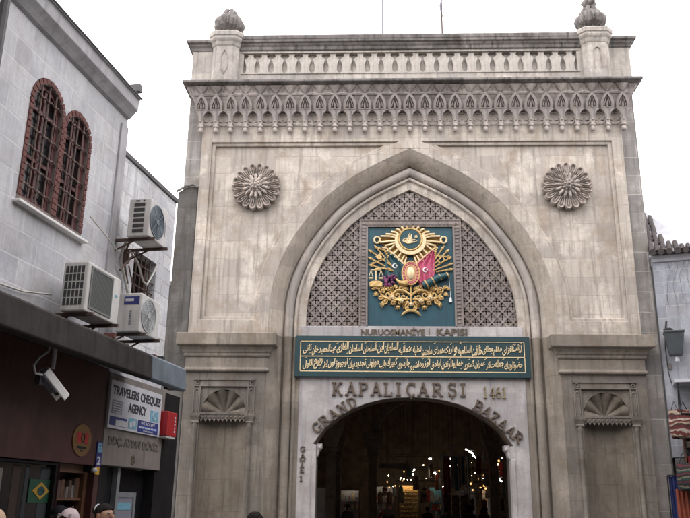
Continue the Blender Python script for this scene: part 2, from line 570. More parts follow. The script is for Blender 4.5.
# the pointed arch, right half from springing to apex
_half = [(3.74, 6.0), (3.735, 6.5), (3.71, 6.92), (3.635, 7.37), (3.49, 7.85), (3.23, 8.44), (2.9, 8.97), (2.44, 9.58), (2.17, 9.85), (1.58, 10.32), (0.94, 10.7), (0.45, 10.95), (0.0, 11.17)]

def dense(pts, n):
    """Catmull-Rom through pts, then n+1 points evenly along it"""
    out = []
    P = [pts[0]] + list(pts) + [(2 * pts[-1][0] - pts[-2][0], 2 * pts[-1][1] - pts[-2][1])]
    for i in range(1, len(P) - 2):
        for k in range(12):
            t = k / 12
            q = []
            for c in (0, 1):
                a, b, d, e = P[i - 1][c], P[i][c], P[i + 1][c], P[i + 2][c]
                q.append(0.5 * (2 * b + (d - a) * t + (2 * a - 5 * b + 4 * d - e) * t * t + (3 * b - a - 3 * d + e) * t ** 3))
            out.append(tuple(q))
    out.append(pts[-1])
    return even(out, n)

def even(p, n):
    L = [0]
    for a, b in zip(p, p[1:]):
        L.append(L[-1] + hypot(b[0] - a[0], b[1] - a[1]))
    res = []
    j = 0
    for i in range(n + 1):
        t = L[-1] * i / n
        while j < len(L) - 2 and L[j + 1] < t:
            j += 1
        k = (t - L[j]) / max(1e-9, L[j + 1] - L[j])
        res.append((p[j][0] + (p[j + 1][0] - p[j][0]) * k, p[j][1] + (p[j + 1][1] - p[j][1]) * k))
    return res

NA = 36
_O = dense(_half, NA)

def offs(p):
    pts = []
    src = dense(_half, 200)
    for i, (x, z) in enumerate(src):
        a, b = src[max(i - 1, 0)], src[min(i + 1, len(src) - 1)]
        dx, dz = b[0] - a[0], b[1] - a[1]
        l = hypot(dx, dz)
        pts.append((x - dz / l * p if False else x + (-dz) / l * p, z + dx / l * p))
    pts = [q for q in pts if q[0] > 0.02]
    a, b = pts[-2], pts[-1]
    k = b[0] / (a[0] - b[0])
    pts.append((0.0, b[1] + (b[1] - a[1]) * k))
    return even(pts, NA)

PI_ = 0.94
_I = offs(PI_)
_P = None

def half_curve(p):
    return [(o[0] + (i[0] - o[0]) * p / PI_, o[1] + (i[1] - o[1]) * p / PI_) for o, i in zip(_O, _I)]

def full_curve(p, z0=0.0):
    """from the left foot over the apex to the right foot"""
    h = half_curve(p)
    r = [(h[0][0], z0)] + h
    return [(-x, z) for x, z in r] + [(x, z) for x, z in reversed(r[:-1])]

def arch_x(z, p):
    """half width of the arch curve at height z"""
    h = half_curve(p)
    if z <= h[0][1]:
        return h[0][0]
    for a, b in zip(h, h[1:]):
        if a[1] <= z <= b[1]:
            return a[0] + (b[0] - a[0]) * (z - a[1]) / max(1e-9, b[1] - a[1])
    return -1

# --- front slab with the arch cut out and two sunk spandrel panels
W = 5.85
CAPZ = 5.89
outl = [(-W, CAPZ), (-3.74, CAPZ)] + [p for p in full_curve(0.0, CAPZ)][1:-1] + [(3.74, CAPZ), (W, CAPZ), (W, 12.0), (-W, 12.0)]

def panel_ring(inset=0.0, s=1):
    """spandrel panel outline, right side (s=1) or left"""
    top, bot, out = 11.38 - inset, 6.28 + inset, 5.56 - inset
    c = [q for q in half_curve(-0.33 - inset) if bot + 0.02 < q[1] < top - 0.02]
    xb = half_curve(-0.33 - inset)[0][0]
    h = half_curve(-0.33 - inset)
    xt = c[-1][0] - 0.03
    for a, b in zip(h, h[1:]):
        if a[1] <= top <= b[1]:
            xt = a[0] + (b[0] - a[0]) * (top - a[1]) / (b[1] - a[1])
    ring = [(xb, bot)] + c + [(max(xt, 0.12), top), (out, top), (out, bot)]
    ring = [(s * x, z) for x, z in ring]
    return ring if s == 1 else ring[::-1]

pl = plate(outl, [panel_ring(0, 1), panel_ring(0, -1)], 0.0, 0.3)
pl.build('wall', 'stone', gate, bevel=0.012)
for s in (1, -1):
    m1 = plate(panel_ring(-0.02, s), [panel_ring(0.1, s)], 0.05, 0.28)
    m1.build('panel_moulding', 'stone', gate, bevel=0.03)
    m2 = MB().prism(panel_ring(0.06, s), 0.12, 0.26)
    m2.build('spandrel_panel', 'stone_panel', gate)

# --- set-back flanks of the facade and the body behind it
for s in (1, -1):
    a, b = sorted((s * 5.8, s * 6.34))
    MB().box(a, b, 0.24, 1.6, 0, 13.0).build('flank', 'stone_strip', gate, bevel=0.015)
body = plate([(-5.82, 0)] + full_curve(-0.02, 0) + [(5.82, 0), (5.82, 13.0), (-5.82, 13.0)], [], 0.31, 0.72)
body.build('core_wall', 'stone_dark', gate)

DOOR = [(-2.51, 0), (-2.51, 3.17)] + [(-2.58, 3.19), (-2.3, 3.58), (-1.92, 3.89), (-1.58, 4.08), (-1.23, 4.23), (-0.82, 4.335), (-0.42, 4.39), (0, 4.405)]
DOOR = DOOR + [(-x, z) for x, z in reversed(DOOR[:-1])]
mb = plate([(-3.9, 0)] + DOOR + [(3.9, 0), (3.9, 13.0), (-3.9, 13.0)], [], 1.23, 1.62)
TY(mb).build('back_wall', 'stone_dark', gate)

# --- the stepped and rolled mouldings of the great arch (one sweep per band)
def sweep(prof, name, mt):
    """prof: list of (p, y) -> the curved part over the springing, and the two straight jambs below it"""
    m = MB()
    m.loft([[(x, y, z) for x, z in full_curve(p, 5.9)] for p, y in prof], closed=False)
    m.build('arch_' + name, mt, gate, smooth=True)
    for s in (1, -1):
        m = MB()
        h = half_curve(0)[0][0]
        m.loft([[(s * half_curve(p)[0][0], y, z) for z in (0.0, 1.5, 3.0, 4.5, 5.9)] for p, y in prof], closed=False)
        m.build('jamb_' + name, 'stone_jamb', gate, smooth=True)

sweep([(0.0, 0.0), (0.02, 0.015), (0.06, 0.04), (0.16, 0.12), (0.26, 0.23), (0.335, 0.34), (0.335, 0.44)], 'splay', 'stone_band')
rollp = [(0.335, 0.44), (0.375, 0.44)] + [(0.485 - 0.115 * cos(a), 0.425 - 0.125 * sin(a)) for a in [pi * k / 10 for k in range(0, 11)]] + [(0.6, 0.47), (0.63, 0.47)]
sweep(rollp, 'roll', 'stone_roll')
sweep([(0.63, 0.47), (0.63, 0.41), (0.65, 0.39), (0.69, 0.39), (0.71, 0.41), (0.71, 0.455), (0.74, 0.46), (0.935, 0.46), (0.94, 0.47), (0.94, 0.72)], 'inner_band', 'stone')

# --- pierced lattice in the head of the arch
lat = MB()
LS = 0.292
EMB_X, EMB_T = 1.41, 9.40

def inside(x, z, g=0.0):
    if z < 6.33 - g:
        return False
    if abs(x) < EMB_X - 0.02 - g and z < EMB_T - 0.02 - g:
        return False
    return abs(x) < arch_x(z * KT + 0.042, PI_) / KT + g

Z0 = 6.33
for i in range(-12, 13):
    for j in range(0, 30):
        x, z = i * LS / 1.0, Z0 + j * LS
        for ox, oz in ((0, 0), (LS / 2, LS / 2)):
            nx, nz = x + ox, z + oz
            for dx in (-1, 1):
                mxp, mzp = nx + dx * LS / 4, nz + LS / 4
                if not inside(mxp, mzp, 0.03):
                    continue
                q = (nx + dx * LS / 2, nz + LS / 2)
                yy = 1.02 + (0.004 if dx > 0 else 0.0)
                lat.bar((nx, yy + 0.05, nz), (q[0], yy + 0.05, q[1]), 0.05, 0.1)
                # a leaf cusp either side of every bar
                for sgn in (-1, 1):
                    nrm = Vector((-(q[1] - nz), 0, q[0] - nx)).normalized() * sgn
                    tan = Vector((q[0] - nx, 0, q[1] - nz)).normalized()
                    c0 = Vector((mxp, 0, mzp))
                    a = c0 - tan * 0.058 + nrm * 0.02
                    b = c0 + tan * 0.058 + nrm * 0.02
                    t1 = c0 + nrm * 0.078 + tan * 0.016
                    t2 = c0 + nrm * 0.078 - tan * 0.016
                    lat.prism([(v.x, v.z) for v in (a, b, t1, t2)], yy + 0.022, yy + 0.085)
            if inside(nx, nz, 0.02):
                lat.prism([(nx, nz - 0.05), (nx + 0.05, nz), (nx, nz + 0.05), (nx - 0.05, nz)], 1.008, 1.06)
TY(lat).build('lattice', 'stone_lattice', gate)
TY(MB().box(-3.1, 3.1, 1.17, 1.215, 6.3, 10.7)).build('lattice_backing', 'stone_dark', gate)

# --- carved frame round the coat of arms
fr = plate([(-1.41, 6.33), (1.41, 6.33), (1.41, 9.40), (-1.41, 9.40)], [[(-1.2, 6.335), (1.2, 6.335), (1.2, 9.2), (-1.2, 9.2)]], 0.95, 1.16)
for k in range(28):                                       # dog-tooth carving along the frame
    z = 6.42 + k * 0.105
    for s in (1, -1):
        fr.prism([(s * 1.25, z), (s * 1.36, z + 0.01), (s * 1.305, z + 0.085)], 0.925, 0.96)
for k in range(24):
    x = -1.27 + k * 0.1085
    fr.prism([(x, 9.25), (x + 0.09, 9.25), (x + 0.045, 9.35)], 0.925, 0.96)
for a, b, c, d in ((-1.42, -1.385, 6.33, 9.41), (1.385, 1.42, 6.33, 9.41), (-1.235, -1.19, 6.33, 9.2), (1.19, 1.235, 6.33, 9.2)):
    fr.box(a, b, 0.93, 0.97, c, d)
fr.box(-1.382, 1.382, 0.928, 0.97, 9.375, 9.412)
fr.box(-1.188, 1.188, 0.928, 0.97, 9.19, 9.225)
TY(fr).build('carved_frame', 'stone_lattice', gate)

# --- white marble door surround
mb = plate([(-3.0, 0), (-2.51, 0)] + DOOR[1:-1] + [(2.51, 0), (3.0, 0), (3.0, 6.33), (-3.0, 6.33)], [], 0.942, 1.215)
surround = TY(mb).build('door_surround', 'marble', gate, bevel=0.02)
for s in (1, -1):                                          # small carved imposts where the arch meets the jambs
    k = MB()
    k.prism([(s * 2.505, 2.85), (s * 2.46, 2.9), (s * 2.44, 3.0), (s * 2.37, 3.08), (s * 2.36, 3.2), (s * 2.505, 3.2)], 0.99, 1.3)
    k.ball((s * 2.42, 1.0, 3.1), 0.05, 0.05, 0.06)
    TY(k).build('impost', 'marble', surround)
    j = MB().box(*sorted((s * 2.505, s * 2.62)), 0.92, 0.94, 0, 2.85)
    TY(j).build('jamb_strip', 'marble', surround, bevel=0.008)
# dark metal edge of the door arch
edge = MB()
inner = [(x * 0.985, z - 0.035) for x, z in DOOR[2:-2]]
edge.loft([[(x, 0.925, z) for x, z in DOOR[2:-2]], [(x, 1.0, z - 0.0) for x, z in inner], [(x, 1.3, z) for x, z in inner]], closed=False)
TY(edge).build('arch_edging', 'bronze', surround)

# --- capital blocks over the piers
CAPP = [(0.0, 4.90), (0.035, 4.92), (0.05, 4.96), (0.02, 5.0), (0.0, 5.02), (0.0, 5.28), (0.03, 5.29), (0.05, 5.33), (0.05, 5.38), (0.075, 5.40), (0.1, 5.46),
        (0.15, 5.53), (0.215, 5.565), (0.23, 5.58), (0.23, 5.87), (0.22, 5.885)]
for s in (1, -1):
    a, b = sorted((s * 3.72, s * 5.85))
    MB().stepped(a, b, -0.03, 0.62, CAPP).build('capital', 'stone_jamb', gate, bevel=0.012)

# --- piers with shell niches
NC, NH = 4.80, 0.60
NZ0, NZ1 = 0.55, 4.52
for s in (1, -1):
    x = lambda v: s * v
    o_ = [(x(3.74), 0), (x(5.85), 0), (x(5.85), 4.91), (x(3.74), 4.91)]
    h_ = [(x(NC - NH), NZ0), (x(NC + NH), NZ0), (x(NC + NH), NZ1), (x(NC - NH), NZ1)]
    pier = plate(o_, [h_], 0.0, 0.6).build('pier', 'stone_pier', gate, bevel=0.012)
    # reveal towards the doorway that follows the splay of the arch
    nic = MB()
    pr = [(NC - NH - 0.02, 0.09), (NC - NH + 0.3, 0.25), (NC + NH - 0.3, 0.25), (NC + NH + 0.02, 0.09), (NC + NH + 0.02, 0.3), (NC - NH - 0.02, 0.3)]
    nic.add([(x(px), py, NZ0 - 0.1) for px, py in pr] + [(x(px), py, NZ1 + 0.05) for px, py in pr],
            [(0, 1, 7, 6), (1, 2, 8, 7), (2, 3, 9, 8), (0, 5, 4, 3, 2, 1)])
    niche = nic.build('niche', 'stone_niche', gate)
    # fluted shell
    sh = MB()
    nr, nt_ = 8, 66
    rings = []
    for i in range(nr + 1):
        r = i / nr
        ring = []
        for k in range(nt_ + 1):
            th = pi * k / nt_
            fl = abs(sin(th * 5.5))
            rr = 0.54 * r * (1 + 0.06 * fl * r)
            y = 0.03 + 0.19 * (1 - r ** 1.6) * (0.35 + 0.65 * sin(th)) + 0.02 + 0.085 * (0.5 - fl) * min(1, r * 1.3)
            ring.append((x(NC) + rr * cos(th) * s, y, 3.87 + rr * sin(th) * 1.04))
        rings.append(ring)
    sh.loft(rings, closed=False)
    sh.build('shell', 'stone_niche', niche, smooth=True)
    sp = plate([(x(NC - NH - 0.01), 3.86), (x(NC + NH + 0.01), 3.86), (x(NC + NH + 0.01), NZ1 + 0.01), (x(NC - NH - 0.01), NZ1 + 0.01)],
               [[(x(NC) + px, pz) for px, pz in arc(0, 3.875, 0.565, 0.58, 0, pi, 28)]], 0.02, 0.12)
    sp.build('shell_surround', 'stone_pier', niche)
    va = MB()
    va.box(x(NC) - NH, x(NC) + NH, -0.03, 0.1, 3.82, 3.88)
    for k in range(11):
        cx = x(NC) - NH + 0.055 + k * 0.109
        va.prism([(cx - 0.05, 3.82), (cx - 0.05, 3.73), (cx, 3.64), (cx + 0.05, 3.73), (cx + 0.05, 3.82)], -0.015, 0.08)
        va.ball((cx, 0.0, 3.76), 0.035, 0.05, 0.045, 8)
        va.tube([(cx + 0.0545, -0.02, 3.82), (cx + 0.0545, 0.0, 3.7)], 0.012, 5)
    va.build('valance', 'stone_pier', niche)
    fr = MB()
    FO = NH + 0.19
    fr.box(x(NC) - FO, x(NC) + FO, -0.045, 0.02, 4.53, 4.56)
    fr.box(x(NC) - FO, x(NC) + FO, -0.045, 0.02, 4.69, 4.725)
    fr.box(x(NC) - NH - 0.02, x(NC) + NH + 0.02, -0.02, 0.02, 4.562, 4.688)
    for t in (1, -1):
        c0 = x(NC) + t * (NH + 0.095)
        fr.box(c0 - 0.095, c0 - 0.065, -0.04, 0.02, 3.86, 4.53)
        fr.box(c0 + 0.065, c0 + 0.095, -0.04, 0.02, 3.86, 4.53)
        fr.box(c0 - 0.062, c0 + 0.062, -0.012, 0.02, 3.86, 4.53)
        ring = [(c0 + px, pz) for px, pz in arc(0, 4.4, 0.048, 0.06, 0, pi, 10)]
        fr.tube([(c0 - 0.048, -0.022, 3.92)] + [(a, -0.022, b) for a, b in reversed(ring)] + [(c0 + 0.048, -0.022, 3.92)], 0.014, 6)
        fr.tube([(c0 + 0.042 * cos(a), -0.03, 4.625 + 0.042 * sin(a)) for a in [2 * pi * k / 12 for k in range(13)]], 0.012, 6)
    fr.build('frame', 'stone_pier', niche)
    for t in (1, -1):
        c0 = x(NC) + t * (NH + 0.09)
        co = MB()
        co.stepped(c0 - 0.085, c0 + 0.085, -0.07, 0.02, [(0.0, 3.60), (0.015, 3.63), (0.0, 3.66), (0.035, 3.76), (0.045, 3.78), (0.045, 3.845)])
        co.lathe([(0.075, 0.0), (0.075, 0.62), (0.06, 0.66), (0.056, 3.5), (0.07, 3.53), (0.06, 3.58), (0.07, 3.61)], (c0, -0.02, 0), 14)
        co.build('colonette', 'stone_pier', niche, smooth=True)

# --- rosettes
def rosette(cx, cz, turn):
    m = MB()
    m.lathe([(0.0, -0.02), (0.5, -0.02), (0.52, 0.02), (0.52, 0.09)], (cx, 0.0, cz), 36, 'y')
    N = 18
    for k in range(N):
        a = turn + 2 * pi * k / N
        ca, sa = cos(a), sin(a)
        def pt(r, t, y):
            return (cx + ca * r - sa * t, y, cz + sa * r + ca * t)
        # petal: a raised rim round a scooped hollow
        rim = [(0.3, 0.04), (0.5, 0.085), (0.585, 0.098), (0.635, 0.082), (0.665, 0.045), (0.675, 0.0)]
        out = rim + [(r, -t) for r, t in reversed(rim[:-1])]
        inn = [(0.32 + (r - 0.3) * 0.86, t * 0.55) for r, t in out]
        m.loft([[pt(r, t, 0.075) for r, t in out], [pt(r, t, -0.05) for r, t in out], [pt(r * 0.985, t * 0.8, -0.085) for r, t in out],
                [pt(r, t, -0.06) for r, t in inn], [pt(r, t * 0.8, -0.02) for r, t in inn]], closed=True, cap=True)
        m.tube([pt(0.34, 0, -0.03), pt(0.56, 0, -0.035)], [0.016, 0.02], 6)
    for k in range(14):
        a = turn + 2 * pi * (k + 0.5) / 14
        m.tube([(cx + cos(a) * r, y, cz + sin(a) * r) for r, y in ((0.12, -0.1), (0.22, -0.12), (0.31, -0.105), (0.37, -0.06))], [0.03, 0.042, 0.045, 0.02], 7)
    m.lathe([(0.3, 0.0), (0.26, -0.09), (0.15, -0.13), (0.13, -0.19), (0.09, -0.235), (0.0, -0.25)], (cx, 0, cz), 20, 'y')
    for ring, (r0, nn, yy) in enumerate(((0.15, 10, -0.16), (0.095, 7, -0.225))):
        for k in range(nn):
            a = 2 * pi * (k + ring * 0.5) / nn
            m.ball((cx + r0 * cos(a), yy, cz + r0 * sin(a)), 0.033, 0.045, 0.033, 7)
    m.ball((cx, -0.26, cz), 0.045, 0.05, 0.045, 8)
    return m
rosette(-4.24, 10.02, 0.05).build('rosette', 'stone_carved', gate, smooth=True)
rosette(4.24, 10.02, 0.17).build('rosette', 'stone_carved', gate, smooth=True)

# --- the big carved cornice
CS = 0.4207
cor = MB()
cor.stepped(-5.86, 5.86, 0.0, 0.5, [(0.0, 11.86), (0.02, 11.88), (0.02, 12.2), (0.06, 12.258)])
cor.stepped(-5.98, 5.98, -0.04, 0.6, [(0.0, 12.262), (0.06, 12.27), (0.05, 12.32), (0.13, 12.62), (0.2, 12.71), (0.2, 12.73)])
cor.stepped(-6.1, 6.1, -0.24, 0.7, [(0.0, 12.722), (0.04, 12.74), (0.12, 12.88), (0.2, 12.97), (0.21, 13.0)])
for i in range(-14, 15):                                   # faceted points under the ledge
    x = i * CS
    # a broad downward point with a ridge, and a smaller one between
    cor.add([(x - 0.2, -0.46, 12.992), (x + 0.2, -0.46, 12.992), (x, -0.36, 12.75), (x, -0.585, 12.93), (x - 0.1, -0.25, 12.95), (x + 0.1, -0.25, 12.95)],
            [(0, 3, 1), (0, 2, 3), (3, 2, 1), (0, 4, 2), (1, 2, 5), (4, 5, 2)])
    cor.add([(x + 0.11, -0.38, 12.99), (x + 0.31, -0.38, 12.99), (x + 0.21, -0.34, 12.82), (x + 0.21, -0.48, 12.95), (x + 0.21, -0.25, 12.96)],
            [(0, 3, 1), (0, 2, 3), (3, 2, 1), (0, 4, 2), (1, 2, 4)])
    cor.tube([(x - 0.2, -0.4, 12.76), (x, -0.37, 12.735), (x + 0.2, -0.4, 12.76)], 0.014, 5)
for s in (1, -1):
    for k in range(3):
        y = -0.28 + k * 0.36
        cor.add([(s * 6.3, y - 0.18, 12.995), (s * 6.3, y + 0.18, 12.995), (s * 6.14, y, 12.735), (s * 6.34, y, 12.94)], [(0, 3, 1), (0, 2, 3), (3, 2, 1)])
def shallow(mb):
    mb.v = [(x, y * 0.74 if y < 0 else y, z) for x, y, z in mb.v]
    return mb
cornice = shallow(cor).build('cornice', 'stone_cornice', gate)
led = MB().stepped(-6.3, 6.3, -0.38, 0.9, [(0.0, 12.985), (0.05, 13.0), (0.11, 13.02), (0.12, 13.035), (0.12, 13.085), (0.1, 13.1), (0.0, 13.12)])
led.build('ledge', 'stone_soot', cornice, bevel=0.01)

def leaf_mb():
    """pointed leaf with a split hollow and a dart, leaning outwards"""
    def tl(x, y, z):
        return (x, y - 0.16 - (z - 12.29) * 0.36, z)
    m = MB()
    o = [(-0.175, 12.29), (0.175, 12.29), (0.182, 12.44), (0.15, 12.57), (0.08, 12.67), (0.0, 12.735), (-0.08, 12.67), (-0.15, 12.57), (-0.182, 12.44)]
    h = [(-0.105, 12.325), (0.105, 12.325), (0.11, 12.45), (0.06, 12.58), (0.0, 12.665), (-0.06, 12.58), (-0.11, 12.45)]
    p = plate(o, [h], -0.09, 0.02, fn=tl)
    m.add(p.v, p.f)
    for sg in (1, -1):                                    # two blades and the middle rib
        m.prism([(sg * 0.012, 12.63), (sg * 0.092, 12.41), (sg * 0.085, 12.35), (sg * 0.068, 12.37)], -0.075, 0.0, fn=tl)
    m.prism([(-0.016, 12.29), (0.016, 12.29), (0.024, 12.4), (0.0, 12.5), (-0.024, 12.4)], -0.12, -0.02, fn=tl)
    m.box(-0.2, 0.2, -0.235, -0.12, 12.265, 12.293)
    return m

def pendant_mb():
    m = MB()
    # flaring bracket
    o = [(-0.055, 11.86), (0.055, 11.86), (0.06, 11.98), (0.085, 12.04), (0.07, 12.1), (0.1, 12.17), (0.17, 12.24), (0.2, 12.262), (-0.2, 12.262), (-0.17, 12.24), (-0.1, 12.17), (-0.07, 12.1), (-0.085, 12.04), (-0.06, 11.98)]
    def tl(x, y, z):
        return (x, y - (z - 11.86) * 0.3, z)
    m.prism(o, -0.17, -0.03, fn=tl)
    m.prism([(-0.03, 11.95), (0.03, 11.95), (0.05, 12.1), (0.0, 12.24), (-0.05, 12.1)], -0.21, -0.1, fn=tl)
    m.ball((0, -0.19, 11.995), 0.05, 0.05, 0.05, 8)
    m.lathe([(0.02, 11.635), (0.05, 11.645), (0.072, 11.685), (0.072, 11.725), (0.055, 11.77), (0.05, 11.785), (0.085, 11.81), (0.09, 11.85), (0.06, 11.875)], (0, -0.115, 0), 10)
    return m

def hollow_mb():
    m = MB()
    n = 10
    rings = []
    for i in range(5):
        t = i / 4
        rings.append([(0.15 * cos(pi * k / n) * (1 - 0.75 * t), -0.03 - 0.05 * (1 - t), 12.0 + 0.2 * sin(pi * k / n) * (1 - 0.7 * t)) for k in range(n + 1)])
    m.loft(rings, closed=False)
    m.tube([(0.15 * cos(pi * k / n), -0.11, 12.0 + 0.21 * sin(pi * k / n)) for k in range(n + 1)], 0.018, 5)
    m.tube([(-0.15, -0.11, 12.0), (-0.13, -0.1, 11.92), (0, -0.08, 11.88), (0.13, -0.1, 11.92), (0.15, -0.11, 12.0)], 0.014, 5)
    return m

leaf0 = shallow(leaf_mb()).build('leaf', 'stone_cornice', cornice)
pend0 = shallow(pendant_mb()).build('pendant', 'stone_cornice', cornice)
holl0 = shallow(hollow_mb()).build('shell_hollow', 'stone_panel', cornice)
leaf0.location.x = pend0.location.x = -14 * CS
holl0.location.x = -13.5 * CS
for i in range(-13, 15):
    for src in (leaf0, pend0):
        c = dup(src, cornice)
        c.location.x = i * CS
        if src is pend0 and i == 14:
            c.scale = (1.15, 1.2, 1.0)
    if i < 14:
        c = dup(holl0, cornice)
        c.location.x = (i + 0.5) * CS
# --- parapet with its baluster band, posts and finials
PB = [(-4.8, 13.56), (4.8, 13.56), (4.8, 14.22), (-4.8, 14.22)]
par = plate([(-6.3, 13.0), (6.3, 13.0), (6.3, 14.34), (-6.3, 14.34)], [PB], 0.0, 0.25)
par.box(-6.29, 6.29, 0.255, 0.9, 13.0, 14.3)
for a, b, c, d in ((-4.86, 4.86, 14.22, 14.25), (-4.86, 4.86, 13.53, 13.56)):
    par.box(a, b, -0.025, 0.03, c, d)
parapet = par.build('parapet', 'parapet', gate, bevel=0.01)
MB().box(-4.82, 4.82, 0.125, 0.24, 13.5, 14.25).build('parapet_recess', 'parapet', parapet)
MB().stepped(-6.3, 6.3, 0.0, 0.9, [(0.0, 14.3), (0.03, 14.32), (0.04, 14.38), (0.09, 14.43), (0.1, 14.48), (0.17, 14.51), (0.18, 14.58), (0.14, 14.60)]).build('coping', 'stone_soot', parapet, bevel=0.008)
MB().stepped(-4.9, 4.9, -0.03, 0.9, [(0.0, 14.303), (0.02, 14.32), (0.03, 14.41), (0.07, 14.44), (0.1, 14.52), (0.11, 14.56), (0.16, 14.59), (0.17, 14.69), (0.13, 14.74)]).build('coping', 'stone_soot', parapet, bevel=0.008)
bo = [(-0.185, 13.555), (0.185, 13.555), (0.19, 13.59), (0.15, 13.62), (0.125, 13.66), (0.125, 13.82), (0.15, 13.92), (0.175, 14.0), (0.165, 14.05), (0.1, 14.1), (0.075, 14.13), (0.075, 14.17), (0.1, 14.2), (0.1, 14.225)]
bo = bo + [(-x, z) for x, z in reversed(bo[2:])]
bal0 = MB().prism(bo, 0.02, 0.12).build('baluster', 'parapet', parapet, bevel=0.015)
bal0.location.x = -4.6
for k in range(1, 24):
    c = dup(bal0, parapet)
    c.location.x = -4.6 + k * 0.4

def octo(r, k=0.42):
    return [(-r, -r * k), (-r * k, -r), (r * k, -r), (r, -r * k), (r, r * k), (r * k, r), (-r * k, r), (-r, r * k)]

for s in (1, -1):
    cx, cy = s * 5.31, 0.12
    po = MB()
    prof = [(0.395, 13.05), (0.385, 13.2), (0.38, 14.33), (0.4, 14.36), (0.42, 14.46), (0.46, 14.52), (0.475, 14.56), (0.475, 14.62), (0.5, 14.64), (0.51, 14.75), (0.49, 14.79), (0.3, 14.84)]
    po.loft([[(cx + a, cy + b, z) for a, b in octo(r, 0.62)] for r, z in prof], closed=True, cap=True)
    post = po.build('post', 'parapet', parapet, bevel=0.008)
    ni = MB()
    yf = cy - 0.392
    pts = [(cx - 0.095, yf, 13.5), (cx - 0.095, yf, 14.0)] + [(cx + 0.095 * cos(a), yf, 14.03 + 0.13 * sin(a)) for a in [pi - pi * k / 8 for k in range(9)]] + [(cx + 0.095, yf, 13.5)]
    if s < 0:
        pts = [(cx - 0.09, yf, 13.6), (cx - 0.095, yf, 14.0), (cx, yf, 14.2), (cx + 0.095, yf, 14.0), (cx + 0.09, yf, 13.6), (cx, yf, 13.42), (cx - 0.09, yf, 13.6)]
    ni.tube(pts, 0.016, 6)
    ni.build('blind_niche', 'stone_carved', post)
    fi = MB()
    zb = 14.82
    fi.lathe([(0.3, 0), (0.31, 0.06), (0.24, 0.1), (0.22, 0.2), (0.29, 0.25), (0.35, 0.33), (0.33, 0.56), (0.24, 0.72), (0.14, 0.8), (0.06, 0.84)], (cx, cy, zb), 16)
    for k in range(9):                                    # artichoke leaves
        a = 2 * pi * k / 9 + 0.2
        fi.tube([(cx + cos(a) * r, cy + sin(a) * r, zb + z) for r, z in ((0.22, 0.2), (0.345, 0.3), (0.37, 0.42), (0.33, 0.56), (0.25, 0.68))], [0.05, 0.09, 0.105, 0.085, 0.03], 8)
    for k in range(6):
        a = 2 * pi * k / 6
        fi.tube([(cx + cos(a) * r, cy + sin(a) * r, zb + z) for r, z in ((0.18, 0.55), (0.2, 0.7), (0.14, 0.86), (0.06, 0.93))], [0.06, 0.085, 0.07, 0.03], 7)
    if s > 0:
        fi.lathe([(0.1, 0.84), (0.09, 0.9), (0.15, 0.94), (0.19, 1.02), (0.17, 1.12), (0.1, 1.2), (0.05, 1.3), (0.01, 1.36)], (cx, cy, zb), 14)
        for k in range(6):
            a = 2 * pi * k / 6
            fi.tube([(cx + cos(a) * r, cy + sin(a) * r, zb + z) for r, z in ((0.13, 0.93), (0.19, 1.03), (0.13, 1.17))], [0.03, 0.05, 0.02], 6)
    fi.build('finial', 'stone_soot', post, smooth=True)

# --- weathered buttress against the left flank
bu = MB().prism([(-6.42, 0), (-5.87, 0), (-5.87, 10.02), (-6.0, 10.08), (-6.2, 10.05), (-6.42, 9.9)], 0.06, 0.5)
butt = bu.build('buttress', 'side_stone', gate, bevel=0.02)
MB().tube([(-6.46, 0.02, 9.91), (-6.2, 0.02, 10.07), (-6.0, 0.02, 10.11), (-5.85, 0.02, 10.03)], 0.035, 6).build('coping', 'stone_soot', butt)

# added unseen wall filling the gap left of the gate and darkening lower walls
sw = thing('added_wall', 'dark weathered stone wall added out of view left of the gate behind the shops', 'wall', (-9.5, 0.9, 0))
MB().box(-6, 2.95, 0, 0.6, 0, 7.4).build('masonry', 'side_stone', sw, bevel=0.02)
MB().stepped(-6, 2.95, 0.0, 0.6, [(0, 7.38), (0.1, 7.42), (0.1, 7.52), (0, 7.58)]).build('coping', 'stone_soot', sw)

# ------------------------------------------------------------------ flagpoles on the roof
for px, lab, top in ((-0.73, 'thin flagpole on the roof left of centre above the parapet', 18.6), (1.18, 'thin flagpole on the roof right of centre, frayed cord wound on it', 18.6)):
    fp = thing('flagpole', lab, 'flagpole', (px, 2.0, 13.02), 0, 'flagpoles on the gate roof')
    MB().tube([(0, 0, 0.0), (0, 0, top - 13.0)], [0.03, 0.022], 6).build('pole', 'rust' if px > 0 else 'grey_ink', fp)
    if px > 0:
        MB().tube([(0.03, 0, 3.75), (-0.02, 0, 3.95), (-0.035, 0, 4.15), (0.0, 0, 4.35), (0.03, 0, 4.6), (0.02, 0, 5.0)], [0.008, 0.03, 0.035, 0.03, 0.02, 0.012], 6).build('cord', 'grey_ink', fp)
    MB().lathe([(0.06, 0), (0.05, 0.04), (0.03, 0.08)], (0, 0, 0), 8).build('base', 'rust', fp)
MB().box(-5.9, 5.9, 0.95, 3.0, 12.9, 13.02).build('roof', 'stone_soot', gate)

# ================================================================== THE COAT OF ARMS
arms = thing('coat_of_arms', 'teal panel with a gilded coat of arms, sunburst, two flags and oval shield', 'coat of arms', (GX, 0.95, 6.34))
def A(mb, name, mats, parent=arms, **k):
    """meshes here are written in gate coordinates; shift them to the panel's own base"""
    mb.v = [(x, y - 0.95, z - 6.34) for x, y, z in mb.v]
    return mb.build(name, mats, parent, **k)

A(MB().box(-1.195, 1.195, 0.98, 1.15, 6.34, 9.195), 'panel', 'teal')

